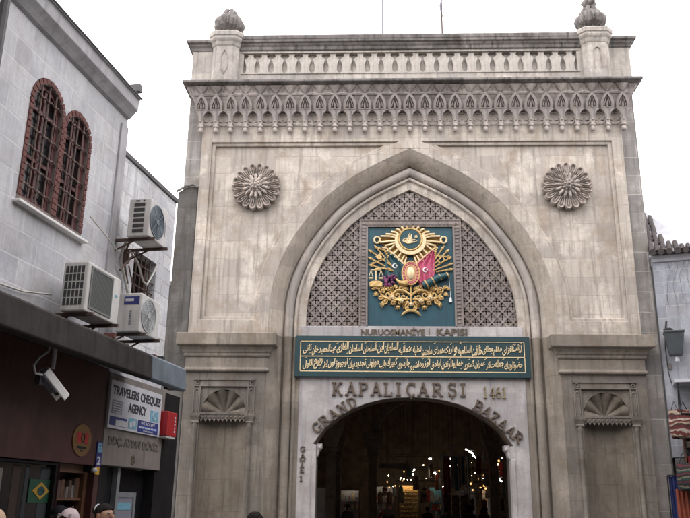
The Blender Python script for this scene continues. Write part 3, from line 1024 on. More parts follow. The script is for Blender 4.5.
MC = (0.0, 8.78)
bd = [(0.0, 9.175), (-0.2, 9.165), (-0.36, 9.13), (-0.53, 9.03), (-0.70, 8.95), (-0.86, 8.89), (-0.93, 8.80), (-0.84, 8.69), (-0.70, 8.60), (-0.56, 8.47), (-0.42, 8.31), (-0.28, 8.15), (-0.14, 8.03), (-0.09, 8.22)]
sb = MB()
def rays(pts, sub):
    fine = []
    for a, b in zip(pts, pts[1:]):
        for k in range(sub):
            fine.append((a[0] + (b[0] - a[0]) * k / sub, a[1] + (b[1] - a[1]) * k / sub))
    fine.append(pts[-1])
    for k, (a, b) in enumerate(zip(fine, fine[1:])):
        def inn(p):
            d = hypot(p[0] - MC[0], p[1] - MC[1])
            return (MC[0] + (p[0] - MC[0]) * 0.26 / d, MC[1] + (p[1] - MC[1]) * 0.26 / d)
        L = 1.0 if k % 2 == 0 else 0.97
        a = (MC[0] + (a[0] - MC[0]) * L, MC[1] + (a[1] - MC[1]) * L)
        b = (MC[0] + (b[0] - MC[0]) * L, MC[1] + (b[1] - MC[1]) * L)
        ia, ib = inn(a), inn(b)
        mo = ((a[0] + b[0]) / 2, (a[1] + b[1]) / 2)
        mi_ = inn(mo)
        ex = (MC[0] + (mo[0] - MC[0]) * 1.035, MC[1] + (mo[1] - MC[1]) * 1.035)
        sb.add([(ia[0], 0.975, ia[1]), (a[0], 0.975, a[1]), (ex[0], 0.955, ex[1]), (b[0], 0.975, b[1]), (ib[0], 0.975, ib[1]), (mi_[0], 0.9, mi_[1]), (mo[0], 0.915, mo[1]),
                (ia[0], 0.93, ia[1]), (ib[0], 0.93, ib[1])],
               [(0, 1, 6, 5), (1, 2, 6), (2, 3, 6), (3, 4, 5, 6)])
rays(bd, 1)
rays([(-x, z) for x, z in bd], 1)
sunb = A(sb, 'sunburst', 'gold_dull')
cu = MB()
for s in (1, -1):                                          # curled ends of the wings
    cu.tube([(s * (0.93 + 0.085 * cos(a)), 0.92, 8.79 + 0.09 * sin(a)) for a in [2 * pi * k / 16 for k in range(17)]], 0.028, 7)
    for k, (ex, ez) in enumerate(((0.1, 9.19), (0.24, 9.17), (0.38, 9.12), (0.53, 9.04), (0.68, 8.97), (0.83, 8.90), (0.84, 8.72), (0.70, 8.62))):
        d = hypot(ex, ez - 8.78)
        ix, iz = ex * 0.34 / d, 8.78 + (ez - 8.78) * 0.34 / d
        cu.tube([(s * ix, 0.905, iz), (s * (ix + ex) / 2, 0.89, (iz + ez) / 2 + (0.02 if k < 6 else 0)), (s * ex, 0.925, ez)], [0.018, 0.03, 0.03], 7)
    for ex, ez in ((0.60, 8.5), (0.48, 8.37), (0.37, 8.25), (0.27, 8.14), (0.18, 8.08)):
        ix, iz = ex * 0.62, ez + 0.2
        cu.tube([(s * ix, 0.905, iz), (s * ex, 0.92, ez)], [0.02, 0.032], 7)
    cu.tube([(s * 0.72, 0.93, 8.60), (s * 0.42, 0.92, 8.33), (s * 0.13, 0.93, 8.03)], 0.026, 6)
    for k in range(7):
        t = k / 6
        cu.ball((s * (0.74 - 0.6 * t), 0.93, 8.56 - 0.55 * t), 0.035, n=7)
A(cu, 'scroll_trim', 'gold_pale', sunb, smooth=True)
md = MB().lathe([(0.0, -0.06), (0.28, -0.06), (0.3, -0.03), (0.3, 0.02)], (0, 0.92, 8.80), 36, 'y')
med = A(md, 'medallion', 'green_dark')
ri = MB().tube([(0.315 * cos(a), 0.875, 8.80 + 0.315 * sin(a)) for a in [2 * pi * k / 36 for k in range(37)]], 0.03, 7)
A(ri, 'ring', 'gold', med, smooth=True)
cr = [(0.44 * cos(a), 8.76 + 0.42 * sin(a)) for a in [pi * 1.0 + pi * k / 24 - 0.5 + (k / 24) for k in range(25)]]
cr2 = [(0.345 * cos(a), 8.80 + 0.345 * sin(a)) for a in [pi * 1.0 + pi * k / 24 - 0.5 + (k / 24) for k in range(25)]]
A(MB().prism(cr + cr2[::-1], 0.865, 0.93), 'crescent', 'gold_pale', bevel=0.012)
tg = MB()                                                  # the monogram: three tall strokes, two loops and sweeping ends
for k, x in enumerate((-0.06, -0.02, 0.02)):
    tg.tube([(x - 0.02, 0.85, 8.70), (x, 0.845, 8.84), (x + 0.005, 0.85, 8.97 - 0.03 * abs(k - 1))], [0.022, 0.018, 0.01], 6)
tg.tube([(-0.05 + 0.1 * cos(a), 0.85, 8.73 + 0.06 * sin(a)) for a in [2 * pi * k / 14 for k in range(15)]], 0.02, 6)
tg.tube([(-0.04 + 0.17 * cos(a), 0.85, 8.75 + 0.075 * sin(a)) for a in [pi * 0.3 + 1.6 * pi * k / 14 for k in range(15)]], 0.014, 6)
tg.tube([(0.02, 0.85, 8.7), (0.1, 0.85, 8.72), (0.2, 0.85, 8.70)], [0.02, 0.015, 0.008], 6)
tg.tube([(0.02, 0.85, 8.76), (0.11, 0.85, 8.78), (0.19, 0.85, 8.735)], [0.02, 0.014, 0.008], 6)
tg.ball((-0.04, 0.85, 8.72), 0.09, 0.02, 0.06, 10)
for a in range(5):
    tg.ball((0.16 + 0.03 * cos(a * 1.257), 0.85, 8.86 + 0.03 * sin(a * 1.257)), 0.022, n=6)
A(tg, 'monogram', 'gold_pale', med, smooth=True)

def flag_mesh(poly_l, poly_r, nfold, y0):
    """hanging cloth between a left and right edge polyline, with folds, closed at the back"""
    m = MB()
    rows = len(poly_l)
    n = 18
    f, b = [], []
    for (x0, z0), (x1, z1) in zip(poly_l, poly_r):
        rf, rb = [], []
        for k in range(n + 1):
            t = k / n
            y = y0 + 0.028 * sin(t * nfold * 2 * pi + z0 * 2)
            rf.append((x0 + (x1 - x0) * t, y, z0 + (z1 - z0) * t))
            rb.append((x0 + (x1 - x0) * t, y0 + 0.06, z0 + (z1 - z0) * t))
        f.append(rf)
        b.append(rb)
    m.loft(f, closed=False)
    m.loft(b, closed=False)
    for i in range(rows - 1):
        m.add([f[i][0], b[i][0], b[i + 1][0], f[i + 1][0]], [(0, 1, 2, 3)])
        m.add([f[i][-1], b[i][-1], b[i + 1][-1], f[i + 1][-1]], [(0, 1, 2, 3)])
    for r in (0, -1):
        for k in range(n):
            m.add([f[r][k], f[r][k + 1], b[r][k + 1], b[r][k]], [(0, 1, 2, 3)])
    return m
fl = flag_mesh([(-0.66, 8.47), (-0.70, 8.2), (-0.73, 7.95), (-0.70, 7.72), (-0.55, 7.62)], [(-0.60, 8.44), (-0.36, 8.24), (-0.16, 8.06), (-0.12, 7.80), (-0.14, 7.60)], 2.5, 0.925)
gf = A(fl, 'green_flag', 'green_dark', smooth=True)
fl = flag_mesh([(0.58, 8.46), (0.36, 8.26), (0.17, 8.08), (0.14, 7.80), (0.2, 7.55), (0.33, 7.45)], [(0.64, 8.5), (0.66, 8.3), (0.66, 8.1), (0.66, 7.85), (0.62, 7.66), (0.45, 7.46)], 3.0, 0.90)
rf = A(fl, 'crimson_flag', 'pink', smooth=True)
def moon(cx, cz, r, y):
    m = MB()
    o = [(cx + r * cos(a), cz + r * sin(a)) for a in [0.6 + (2 * pi - 1.2) * k / 18 for k in range(19)]]
    i = [(cx + 0.25 * r + 0.78 * r * cos(a), cz + 0.78 * r * sin(a)) for a in [0.65 + (2 * pi - 1.3) * k / 18 for k in range(19)]]
    m.prism(o + i[::-1], y, y + 0.03)
    st = []
    for k in range(10):
        rr = 0.42 * r if k % 2 == 0 else 0.18 * r
        st.append((cx + 0.75 * r + rr * cos(k * pi / 5 + pi), cz + rr * sin(k * pi / 5 + pi)))
    m.prism(st, y, y + 0.03)
    return m
A(moon(-0.44, 8.02, 0.07, 0.868), 'white_crescent', 'white_paint', gf)
A(moon(0.4, 7.90, 0.07, 0.845), 'white_crescent', 'white_paint', rf)

ov = MB().lathe([(0.0, -0.05), (1.0, -0.05), (1.0, 0.06)], (0, 0, 0), 40, 'y')
ov.v = [(x * 0.235, 0.885 + y, 7.80 + z * 0.325) for x, y, z in ov.v]
shield = A(ov, 'oval_shield', 'rose_gold', bevel=0.01)
iv = MB().ball((0, 0.835, 7.80), 0.115, 0.06, 0.185, 20)
A(iv, 'boss', 'gold_pale', shield, smooth=True)
bdz = MB()
for rx, rz, r in ((0.15, 0.225, 0.016), (0.24, 0.33, 0.02)):
    bdz.tube([(rx * cos(a), 0.84, 7.80 + rz * sin(a)) for a in [2 * pi * k / 36 for k in range(37)]], r, 6)
A(bdz, 'gilt_rim', 'gold', shield, smooth=True)
gm = MB()
for k in range(20):
    a = 2 * pi * k / 20
    gm.ball((0.196 * cos(a), 0.835, 7.80 + 0.28 * sin(a)), 0.024, n=7)
A(gm, 'stones', 'pink', shield, smooth=True)

# weapons, left: spears, axe, sword; right: lances, rifle, cannon
def spear(m, p, q, y, r=0.022):
    m.tube([(p[0], y, p[1]), (q[0], y - 0.01, q[1])], r, 6)
    d = Vector((q[0] - p[0], 0, q[1] - p[1])).normalized()
    e = Vector((q[0], y - 0.01, q[1]))
    m.tube([e, e + d * 0.05, e + d * 0.16], [r, r * 2.0, 0.003], 6)
wl = MB()
for p, q in (((-0.45, 7.98), (-1.05, 8.42)), ((-0.42, 7.86), (-1.06, 8.22)), ((-0.5, 8.02), (-0.92, 8.53)), ((-0.5, 7.88), (-1.02, 8.02)), ((-0.62, 8.28), (-1.0, 8.12)), ((-0.55, 8.42), (-0.82, 8.52))):
    spear(wl, p, q, 0.93)
wl.tube([(-0.98, 0.9, 7.9), (-0.8, 0.89, 7.96), (-0.62, 0.9, 7.92)], [0.05, 0.035, 0.02], 7)
wl.prism([(-0.98, 8.3), (-0.84, 8.4), (-0.79, 8.28), (-0.88, 8.2)], 0.9, 0.93)
for k in range(5):
    wl.ball((-0.76 + k * 0.035, 0.93, 8.56 - 0.06 * k), 0.04, n=6)
A(wl, 'spears', 'gold', smooth=True)
wr = MB()
for p, q in (((0.62, 8.05), (0.98, 8.42)), ((0.62, 7.98), (1.02, 8.22)), ((0.62, 7.9), (1.05, 8.06)), ((0.66, 8.2), (0.86, 8.5)), ((0.68, 8.32), (1.0, 8.3)), ((0.7, 7.86), (1.05, 7.92))):
    spear(wr, p, q, 0.93)
wr.tube([(0.72, 0.91, 8.18), (0.84, 0.89, 8.1), (0.94, 0.9, 8.2), (0.88, 0.9, 8.32)], 0.02, 6)
for k in range(5):
    wr.ball((0.72 - k * 0.012, 0.93, 8.56 - 0.06 * k), 0.04, n=6)
A(wr, 'lances', 'gold', smooth=True)
cn = MB()
cn.tube([(0.34, 0.9, 7.45), (0.5, 0.88, 7.53), (0.75, 0.87, 7.68), (1.02, 0.87, 7.76)], [0.13, 0.12, 0.095, 0.075], 14)
for x, z in ((0.5, 7.53), (0.75, 7.68), (1.0, 7.757)):
    pass
cannon = A(cn, 'cannon', 'green_dark', smooth=True)
cb = MB()
for (x, z), r in (((0.42, 7.49), 0.135), ((0.6, 7.595), 0.12), ((0.8, 7.695), 0.1), ((1.01, 7.755), 0.088)):
    cb.tube([(x - 0.015, 0.88, z - 0.008), (x + 0.015, 0.88, z + 0.008)], r, 14)
A(cb, 'bands', 'gold', cannon)
sc_ = MB()
sc_.prism([(-1.14, 7.42), (-0.78, 7.42), (-0.78, 7.55), (-0.86, 7.59), (-1.06, 7.59), (-1.14, 7.55)], 0.86, 0.95)
book = A(sc_, 'law_book', 'gold', bevel=0.015)
sl = MB()
sl.tube([(-0.96, 0.88, 7.6), (-0.96, 0.88, 7.92)], 0.018, 6)
sl.tube([(-1.1, 0.88, 7.9), (-0.82, 0.88, 7.9)], 0.018, 6)
for x in (-1.1, -0.82):
    sl.tube([(x, 0.88, 7.9), (x - 0.06, 0.88, 7.68), (x + 0.06, 0.88, 7.68), (x, 0.88, 7.9)], 0.008, 5)
    sl.ball((x, 0.88, 7.665), 0.065, 0.03, 0.03, 8)
A(sl, 'scales', 'gold_pale', book, smooth=True)
hn = MB().tube([(-0.42, 0.89, 7.66), (-0.32, 0.87, 7.55), (-0.2, 0.86, 7.52), (-0.1, 0.87, 7.53)], [0.02, 0.05, 0.07, 0.08], 9)
A(hn, 'horn', 'gold', smooth=True)
fw = MB()
for k in range(26):
    fw.ball((-0.56 + random.uniform(-0.17, 0.15), 0.9 + random.uniform(-0.02, 0.02), 7.6 + random.uniform(-0.14, 0.16)), random.uniform(0.03, 0.055), n=7)
A(fw, 'flowers', 'purple', smooth=True)

# leafy scrollwork and hanging orders below
so = MB()
def spiral(cx, cz, r, a0, turns, sg, w=0.027, y=0.93):
    n = 20
    pts, rr = [], []
    for k in range(n + 1):
        t = k / n
        a = a0 + sg * 2 * pi * turns * t
        q = r * (1 - 0.78 * t)
        pts.append((cx + q * cos(a), y - 0.03 * t, cz + q * sin(a)))
        rr.append(w * (1 - 0.35 * t))
    so.tube(pts, rr, 6)
    so.ball((pts[-1][0], y - 0.03, pts[-1][2]), w * 1.25, n=7)
for s in (1, -1):
    so.tube([(s * 0.05, 0.92, 7.08), (s * 0.3, 0.9, 7.06), (s * 0.55, 0.91, 7.05), (s * 0.74, 0.92, 7.14), (s * 0.86, 0.93, 7.28)], [0.03, 0.04, 0.038, 0.03, 0.015], 7)
    so.tube([(s * 0.02, 0.92, 7.2), (s * 0.2, 0.9, 7.32), (s * 0.4, 0.91, 7.33), (s * 0.5, 0.92, 7.22)], [0.035, 0.042, 0.04, 0.02], 7)
    for cx, cz, r, a0, tr, sg in ((0.38, 7.19, 0.11, 0.5, 1.1, -s), (0.62, 7.2, 0.12, 2.0, 1.1, s), (0.82, 7.33, 0.1, 4.0, 1.2, -s), (0.94, 7.40, 0.07, 0.0, 1.0, s), (0.2, 7.14, 0.09, 3.0, 1.0, s),
                                  (0.28, 7.40, 0.09, 1.0, 1.1, s), (0.7, 7.02, 0.08, 0.0, 1.1, -s), (0.5, 6.98, 0.085, 1.0, 1.1, s), (0.3, 6.97, 0.075, 3.0, 1.0, -s), (0.56, 7.38, 0.08, 2.5, 1.0, -s),
                                  (0.12, 6.92, 0.085, 0.6, 1.1, s), (0.16, 7.36, 0.07, 2.6, 1.0, -s), (0.84, 7.12, 0.075, 1.6, 1.1, s), (0.1, 6.82, 0.06, 2.0, 1.0, -s), (0.42, 7.42, 0.06, 0.4, 1.0, s), (0.7, 7.42, 0.06, 1.4, 1.0, s)):
        spiral(s * cx, cz, r, a0 if s > 0 else pi - a0, tr, sg)
    for cx, cz, a in ((0.9, 7.2, 0.4), (0.74, 6.95, -0.6), (0.98, 7.34, 0.9), (0.45, 7.05, -1.2), (0.62, 7.31, 1.2), (0.15, 7.3, 1.5), (0.36, 6.9, -1.5), (0.26, 7.12, -0.6), (0.55, 7.12, 1.6), (0.08, 7.02, -1.0)):
        for da in (-0.5, 0.0, 0.5):
            so.tube([(s * cx, 0.93, cz), (s * (cx + 0.06 * cos(a + da)), 0.9, cz + 0.06 * sin(a + da)), (s * (cx + 0.13 * cos(a + da)), 0.93, cz + 0.13 * sin(a + da))], [0.015, 0.035, 0.006], 6)
    so.tube([(s * 0.0, 0.92, 6.76), (s * 0.1, 0.9, 6.75), (s * 0.19, 0.9, 6.69), (s * 0.27, 0.92, 6.62)], [0.04, 0.04, 0.035, 0.01], 6)
so.tube([(0, 0.91, 7.45), (0, 0.9, 7.2), (0, 0.91, 6.98)], [0.03, 0.025, 0.02], 6)
scroll = A(so, 'scrollwork', 'gold', smooth=True)
bk = MB()
for s in (1, -1):                                          # dull backing leaves behind the scrolls
    for cx, cz, a, L in ((0.12, 7.25, 1.0, 0.2), (0.3, 7.25, 0.6, 0.24), (0.5, 7.28, 0.8, 0.22), (0.7, 7.3, 0.7, 0.2), (0.2, 7.05, -0.6, 0.22), (0.42, 7.08, -0.5, 0.22), (0.64, 7.1, -0.3, 0.22), (0.1, 6.9, -0.9, 0.16)):
        for da in (-0.9, -0.3, 0.3, 0.9):
            bk.tube([(s * cx, 0.965, cz), (s * (cx + L * 0.5 * cos(a + da)), 0.945, cz + L * 0.5 * sin(a + da)), (s * (cx + L * cos(a + da)), 0.968, cz + L * sin(a + da))], [0.02, 0.04, 0.008], 6)
A(bk, 'backing_leaves', 'gold_dull', scroll, smooth=True)
for x, z in ((0, 6.93), (-0.27, 7.02), (0.27, 7.02), (-0.52, 7.12), (0.52, 7.12)):
    star = []
    for k in range(12):
        rr = 0.075 if k % 2 == 0 else 0.042
        star.append((x + rr * cos(k * pi / 6), z + rr * sin(k * pi / 6)))
    od = MB().prism(star, 0.845, 0.875)
    od.ball((x, 0.845, z), 0.03, n=7)
    A(od, 'medal', 'gold_pale', scroll)
ts = MB().tube([(1.06, 0.95, 7.62), (1.08, 0.94, 7.3), (1.08, 0.94, 7.14)], [0.006, 0.006, 0.006], 5)
ts.lathe([(0.008, 0.0), (0.03, -0.03), (0.045, -0.14)], (1.08, 0.94, 7.14), 8)
A(ts, 'tassel', 'white_paint', smooth=True)

# ================================================================== THE INSCRIPTION BOARD
board = thing('inscription_board', 'long dark teal board with two lines of gold Ottoman script', 'sign', (GX, 0.94, 4.93))
def B_(mb, name, mats, parent=board, **k):
    mb.v = [(x, y - 0.94, z - 4.93) for x, y, z in mb.v]
    return mb.build(name, mats, parent, **k)
B_(MB().box(-3.13, 3.13, 0.845, 0.938, 4.93, 6.03), 'panel', 'teal_dark', bevel=0.01)
rm = plate([(-3.13, 4.93), (3.13, 4.93), (3.13, 6.03), (-3.13, 6.03)], [[(-3.0, 5.06), (3.0, 5.06), (3.0, 5.9), (-3.0, 5.9)]], 0.82, 0.842)
B_(rm, 'rim', 'teal_dark', bevel=0.006)
ln = MB()
for z in (5.075, 5.475, 5.885):
    ln.box(-2.985, 2.985, 0.832, 0.842, z - 0.011, z + 0.011)
for x in (-2.985, 2.985):
    ln.box(x - 0.011, x + 0.011, 0.831, 0.842, 5.088, 5.462)
    ln.box(x - 0.011, x + 0.011, 0.831, 0.842, 5.488, 5.872)
B_(ln, 'gilt_line', 'gold_pale')

# contextual forms of the letters used: isolated, final, initial, medial
AF = {'ا': 'FE8D FE8E - -', 'آ': 'FE81 FE82 - -', 'ب': 'FE8F FE90 FE91 FE92', 'پ': 'FB56 FB57 FB58 FB59', 'ت': 'FE95 FE96 FE97 FE98', 'ث': 'FE99 FE9A FE9B FE9C', 'ج': 'FE9D FE9E FE9F FEA0',
      'چ': 'FB7A FB7B FB7C FB7D', 'ح': 'FEA1 FEA2 FEA3 FEA4', 'خ': 'FEA5 FEA6 FEA7 FEA8', 'د': 'FEA9 FEAA - -', 'ر': 'FEAD FEAE - -', 'ز': 'FEAF FEB0 - -', 'س': 'FEB1 FEB2 FEB3 FEB4',
      'ش': 'FEB5 FEB6 FEB7 FEB8', 'ض': 'FEBD FEBE FEBF FEC0', 'ط': 'FEC1 FEC2 FEC3 FEC4', 'ع': 'FEC9 FECA FECB FECC', 'غ': 'FECD FECE FECF FED0', 'ف': 'FED1 FED2 FED3 FED4',
      'ق': 'FED5 FED6 FED7 FED8', 'ك': 'FED9 FEDA FEDB FEDC', 'ک': 'FB8E FB8F FB90 FB91', 'گ': 'FB92 FB93 FB94 FB95', 'ل': 'FEDD FEDE FEDF FEE0', 'م': 'FEE1 FEE2 FEE3 FEE4',
      'ن': 'FEE5 FEE6 FEE7 FEE8', 'ه': 'FEE9 FEEA FEEB FEEC', 'و': 'FEED FEEE - -', 'ی': 'FBFC FBFD FBFE FBFF', 'ئ': 'FE89 FE8A FE8B FE8C'}

def shape(txt):
    """joined letter forms in visual (left to right) order"""
    out = []
    for wd in txt.split(' '):
        r = []
        for i, ch in enumerate(wd):
            if ch not in AF:
                r.append(ch)
                continue
            f = AF[ch].split()
            prev = i > 0 and wd[i - 1] in AF and AF[wd[i - 1]].split()[2] != '-'
            nxt = i < len(wd) - 1 and wd[i + 1] in AF and f[2] != '-'
            r.append(chr(int(f[3 if prev and nxt else 1 if prev else 2 if nxt else 0], 16)))
        out.append(''.join(reversed(r)))
    return out[::-1]

def script_line(txt, x0, x1, zc, h, name):
    words = shape(txt)
    m = MB()
    ws = [len(w) * 0.62 + 0.45 for w in words]
    k = (x1 - x0) / (sum(ws) + 0.16 * len(words))
    x = x0
    for i, w in enumerate(words):
        wd = ws[i] * k
        dz = random.uniform(-0.03, 0.035)
        t = MB().text(w, ((x, 0.842, zc - h / 2 + dz), (1, 0, 0), (0.06, 0, 1), (0, -1, 0)), wd, h * random.uniform(0.82, 1.05), 0.014, 0.022)
        # every word dips towards its end, as in hanging script
        t.v = [(a, b, c + (a - x) / max(wd, 1e-3) * 0.05 - 0.025) for a, b, c in t.v]
        m.add(t.v, t.f)
        x += wd + 0.16 * k
    for q in range(16):                                   # vowel marks above and below
        a = x0 + (x1 - x0) * (q + random.random()) / 16
        b = zc + random.choice((0.14, -0.125)) + random.uniform(-0.015, 0.015)
        m.bar((a, 0.836, b), (a + 0.05, 0.836, b + 0.03), 0.012, 0.01)
    return B_(m, name, 'gold_pale')

script_line('زینت افزای مقام معلای خلافت اسلامیه و اریکه پیرای سلطنت سنیه عثمانیه السلطان ابن السلطان السلطان الغازی عبدالحمید خان ثانی', -2.92, 2.92, 5.68, 0.27, 'script')
script_line('حضرتلرینك جمله تأثر عمران گستری همایونلرندن اولمق اوزره اشبو چارسوی کبیرك باب موزونی تجدید بیك اوچیوز اون بر ربیع الاول', -2.92, 2.92, 5.27, 0.26, 'script')

# ================================================================== RAISED LETTERING
def stroke_letter(m, ch, tf, y0, th, bold=0.17, thin=0.1, serif=True):
    """slab-serif capital drawn with straight and curved strokes in a unit box; tf maps (u, v, y) to xyz"""
    cnt = [0]
    def poly(pts, w):
        n = len(pts)
        L, R = [], []
        for i, p in enumerate(pts):
            a, b = pts[max(i - 1, 0)], pts[min(i + 1, n - 1)]
            dx, dz = b[0] - a[0], b[1] - a[1]
            l = hypot(dx, dz) or 1
            L.append((p[0] - dz / l * w / 2, p[1] + dx / l * w / 2))
            R.append((p[0] + dz / l * w / 2, p[1] - dx / l * w / 2))
        yo = y0 - 0.0015 * cnt[0]
        cnt[0] += 1
        m.prism(L + R[::-1], yo - th, y0, fn=lambda a, y, b: tf(a, b, y))
    def ser(x, z, w=0.36):
        if serif:
            h = 0.055
            poly([(x - w / 2, z + (h if z < 0.5 else -h)), (x + w / 2, z + (h if z < 0.5 else -h))], 0.11)
    B = bold
    T = thin
    el = lambda cx, cz, rx, rz, a0, a1, n=14: [(cx + rx * cos(radians(a0 + (a1 - a0) * i / n)), cz + rz * sin(radians(a0 + (a1 - a0) * i / n))) for i in range(n + 1)]
    def stem(x):
        poly([(x, 0), (x, 1)], B)
    if ch == 'K':
        stem(0.16); ser(0.16, 0); ser(0.16, 1)
        poly([(0.2, 0.4), (0.7, 0.97)], T); poly([(0.36, 0.58), (0.74, 0.03)], B)
        ser(0.7, 1, 0.3); ser(0.76, 0, 0.3)
    elif ch == 'A':
        poly([(0.13, 0.02), (0.45, 1)], T); poly([(0.43, 1), (0.77, 0.02)], B); poly([(0.25, 0.33), (0.66, 0.33)], T)
        ser(0.12, 0, 0.32); ser(0.78, 0, 0.34)
    elif ch in 'PRB':
        stem(0.16); ser(0.16, 0); poly([(0.02, 0.945), (0.42, 0.945)], 0.11)
        poly([(0.4, 0.945)] + el(0.42, 0.72, 0.26, 0.225, 90, -90) + [(0.2, 0.495)], 0.13)
        if ch == 'R':
            poly([(0.4, 0.5), (0.72, 0.05)], B); ser(0.76, 0, 0.26)
        if ch == 'B':
            poly([(0.4, 0.5)] + el(0.46, 0.28, 0.28, 0.225, 90, -90) + [(0.1, 0.055)], 0.13)
    elif ch == 'L':
        stem(0.2); ser(0.2, 1); poly([(0.02, 0.055), (0.72, 0.055)], 0.11); poly([(0.69, 0.0), (0.69, 0.3)], 0.09)
    elif ch in 'I1':
        stem(0.3); ser(0.3, 0, 0.42)
        if ch == 'I':
            ser(0.3, 1, 0.42)
        else:
            poly([(0.1, 0.78), (0.3, 0.97)], T)
    elif ch in 'CÇG':
        poly(el(0.45, 0.5, 0.36, 0.45, 48, 312, 20), 0.15)
        poly([(0.74, 0.68), (0.74, 0.98)], 0.08)
        if ch == 'G':
            poly([(0.7, 0.08), (0.7, 0.46)], 0.14); poly([(0.5, 0.42), (0.84, 0.42)], 0.1)
        if ch == 'Ç':
            poly([(0.44, 0.02), (0.44, -0.05), (0.51, -0.09), (0.44, -0.15), (0.34, -0.14)], 0.06)
    elif ch in 'SŞ':
        poly(el(0.4, 0.73, 0.27, 0.215, 40, 270, 14) + el(0.4, 0.27, 0.29, 0.225, 90, -140, 14), 0.145)
        poly([(0.64, 0.7), (0.64, 0.98)], 0.08); poly([(0.12, 0.02), (0.12, 0.3)], 0.08)
        if ch == 'Ş':
            poly([(0.4, 0.02), (0.4, -0.05), (0.48, -0.09), (0.4, -0.15), (0.3, -0.14)], 0.06)
    elif ch == 'N':
        poly([(0.16, 0), (0.16, 1)], T); poly([(0.14, 0.98), (0.7, 0.02)], B); poly([(0.7, 0), (0.7, 1)], T)
        ser(0.16, 0, 0.3); ser(0.1, 1, 0.26); ser(0.7, 1, 0.3)
    elif ch == 'D':
        stem(0.18); poly([(0.02, 0.945), (0.4, 0.945)] + el(0.38, 0.5, 0.36, 0.445, 90, -90) + [(0.02, 0.055)], 0.13)
    elif ch == 'Z':
        poly([(0.08, 0.945), (0.72, 0.945)], 0.11); poly([(0.68, 0.96), (0.12, 0.04)], B); poly([(0.08, 0.055), (0.74, 0.055)], 0.11)
        poly([(0.1, 0.72), (0.1, 1)], 0.08); poly([(0.72, 0.0), (0.72, 0.28)], 0.08)
    elif ch == 'T':
        stem(0.4); ser(0.4, 0); poly([(0.04, 0.945), (0.76, 0.945)], 0.11); poly([(0.06, 0.7), (0.06, 1)], 0.08); poly([(0.74, 0.7), (0.74, 1)], 0.08)
    elif ch == 'E':
        stem(0.2); poly([(0.04, 0.945), (0.7, 0.945)], 0.11); poly([(0.04, 0.055), (0.72, 0.055)], 0.11); poly([(0.2, 0.5), (0.54, 0.5)], 0.1); poly([(0.67, 0.7), (0.67, 1)], 0.08); poly([(0.69, 0), (0.69, 0.3)], 0.08)
    elif ch == '4':
        poly([(0.52, 0), (0.52, 1)], 0.12); poly([(0.5, 0.98), (0.06, 0.3), (0.76, 0.3)], 0.09); ser(0.52, 0, 0.36)
    elif ch == '6':
        poly(el(0.4, 0.3, 0.27, 0.26, 0, 360, 20), 0.11); poly(el(0.5, 0.38, 0.37, 0.58, 180, 90, 8), 0.12)
    return m

def lettering(name, label, word, place, h, mats, cat='lettering', th=0.045, **kw):
    """place(i) -> (x, z, angle) for the letter's lower left corner in gate coordinates"""
    p0 = place(0)
    t = thing(name, label, cat, (GX + p0[0], 0.94, p0[1]))
    for i, ch in enumerate(word):
        x, z, a, w, hh = place(i)
        ca, sa = cos(a), sin(a)
        def tf(u, v, y):
            return (x + ca * u * w - sa * v * hh - p0[0], y - 0.94, z + sa * u * w + ca * v * hh - p0[1])
        m = MB()
        stroke_letter(m, ch, tf, 0.938, th, **kw)
        m.build('letter', mats, t)
    return t

KW = 'KAPALIÇARŞI'
KX = [-2.14, -1.78, -1.43, -1.11, -0.78, -0.48, -0.18, 0.13, 0.51, 0.91, 1.22]
lettering('raised_lettering', 'bronze slab letters KAPALIÇARŞI on the white marble over the doorway', KW,
          lambda i: (KX[i] + 0.02, 4.435 + 0.008 * (i % 2), 0.0, 0.315, 0.36), 0.39, 'bronze')
lettering('raised_lettering', 'thin dull brass numerals 1461 right of the word over the door', '1461', lambda i: (1.86 + 0.165 * i, 4.40, 0.0, 0.2, 0.31), 0.31, 'brass_thin', bold=0.13, thin=0.1)

GR = [(-2.48, 3.42, 0.8), (-2.30, 3.61, 0.74), (-2.10, 3.77, 0.66), (-1.87, 3.94, 0.55), (-1.63, 4.08, 0.45)]
lettering('raised_lettering', 'bronze letters GRAND climbing the left shoulder of the door arch', 'GRAND', lambda i: (GR[i][0], GR[i][1], GR[i][2], 0.28, 0.275), 0.3, 'bronze')
BZ = [(1.57, 4.13, -0.50), (1.76, 4.01, -0.58), (1.96, 3.87, -0.64), (2.15, 3.71, -0.7), (2.35, 3.54, -0.74), (2.54, 3.38, -0.74)]
lettering('raised_lettering', 'bronze letters BAZAAR descending the right shoulder of the door arch', 'BAZAAR', lambda i: (BZ[i][0], BZ[i][1], BZ[i][2], 0.28, 0.275), 0.3, 'bronze')
lettering('raised_lettering', 'small dark upright letters GATE 1 down the left door jamb', 'GATE1', lambda i: (-2.93, (2.98, 2.8, 2.63, 2.46, 2.24)[i], 0.0, 0.17, 0.14), 0.14, 'bronze', th=0.02)
nu = thing('raised_lettering', 'small dark letters NURUOSMANİYE KAPISI under the coat of arms', 'lettering', (GX, 0.94, 6.07))
MB().text('NURUOSMANİYE', ((-1.36, 0, 0.0), (1, 0, 0), (0, 0, 1), (0, -1, 0)), 1.72, 0.225, 0.02, 0.028).build('word', 'bronze', nu)
MB().box(0.47, 0.486, -0.02, 0.0, 0.01, 0.2).build('divider', 'bronze', nu)
MB().text('KAPISI', ((0.68, 0, 0.0), (1, 0, 0), (0, 0, 1), (0, -1, 0)), 0.82, 0.2, 0.02, 0.028).build('word', 'bronze', nu)

for t in [arms, board] + [o for o in bpy.data.objects if o.name.startswith('raised_lettering')]:
    TL(t)

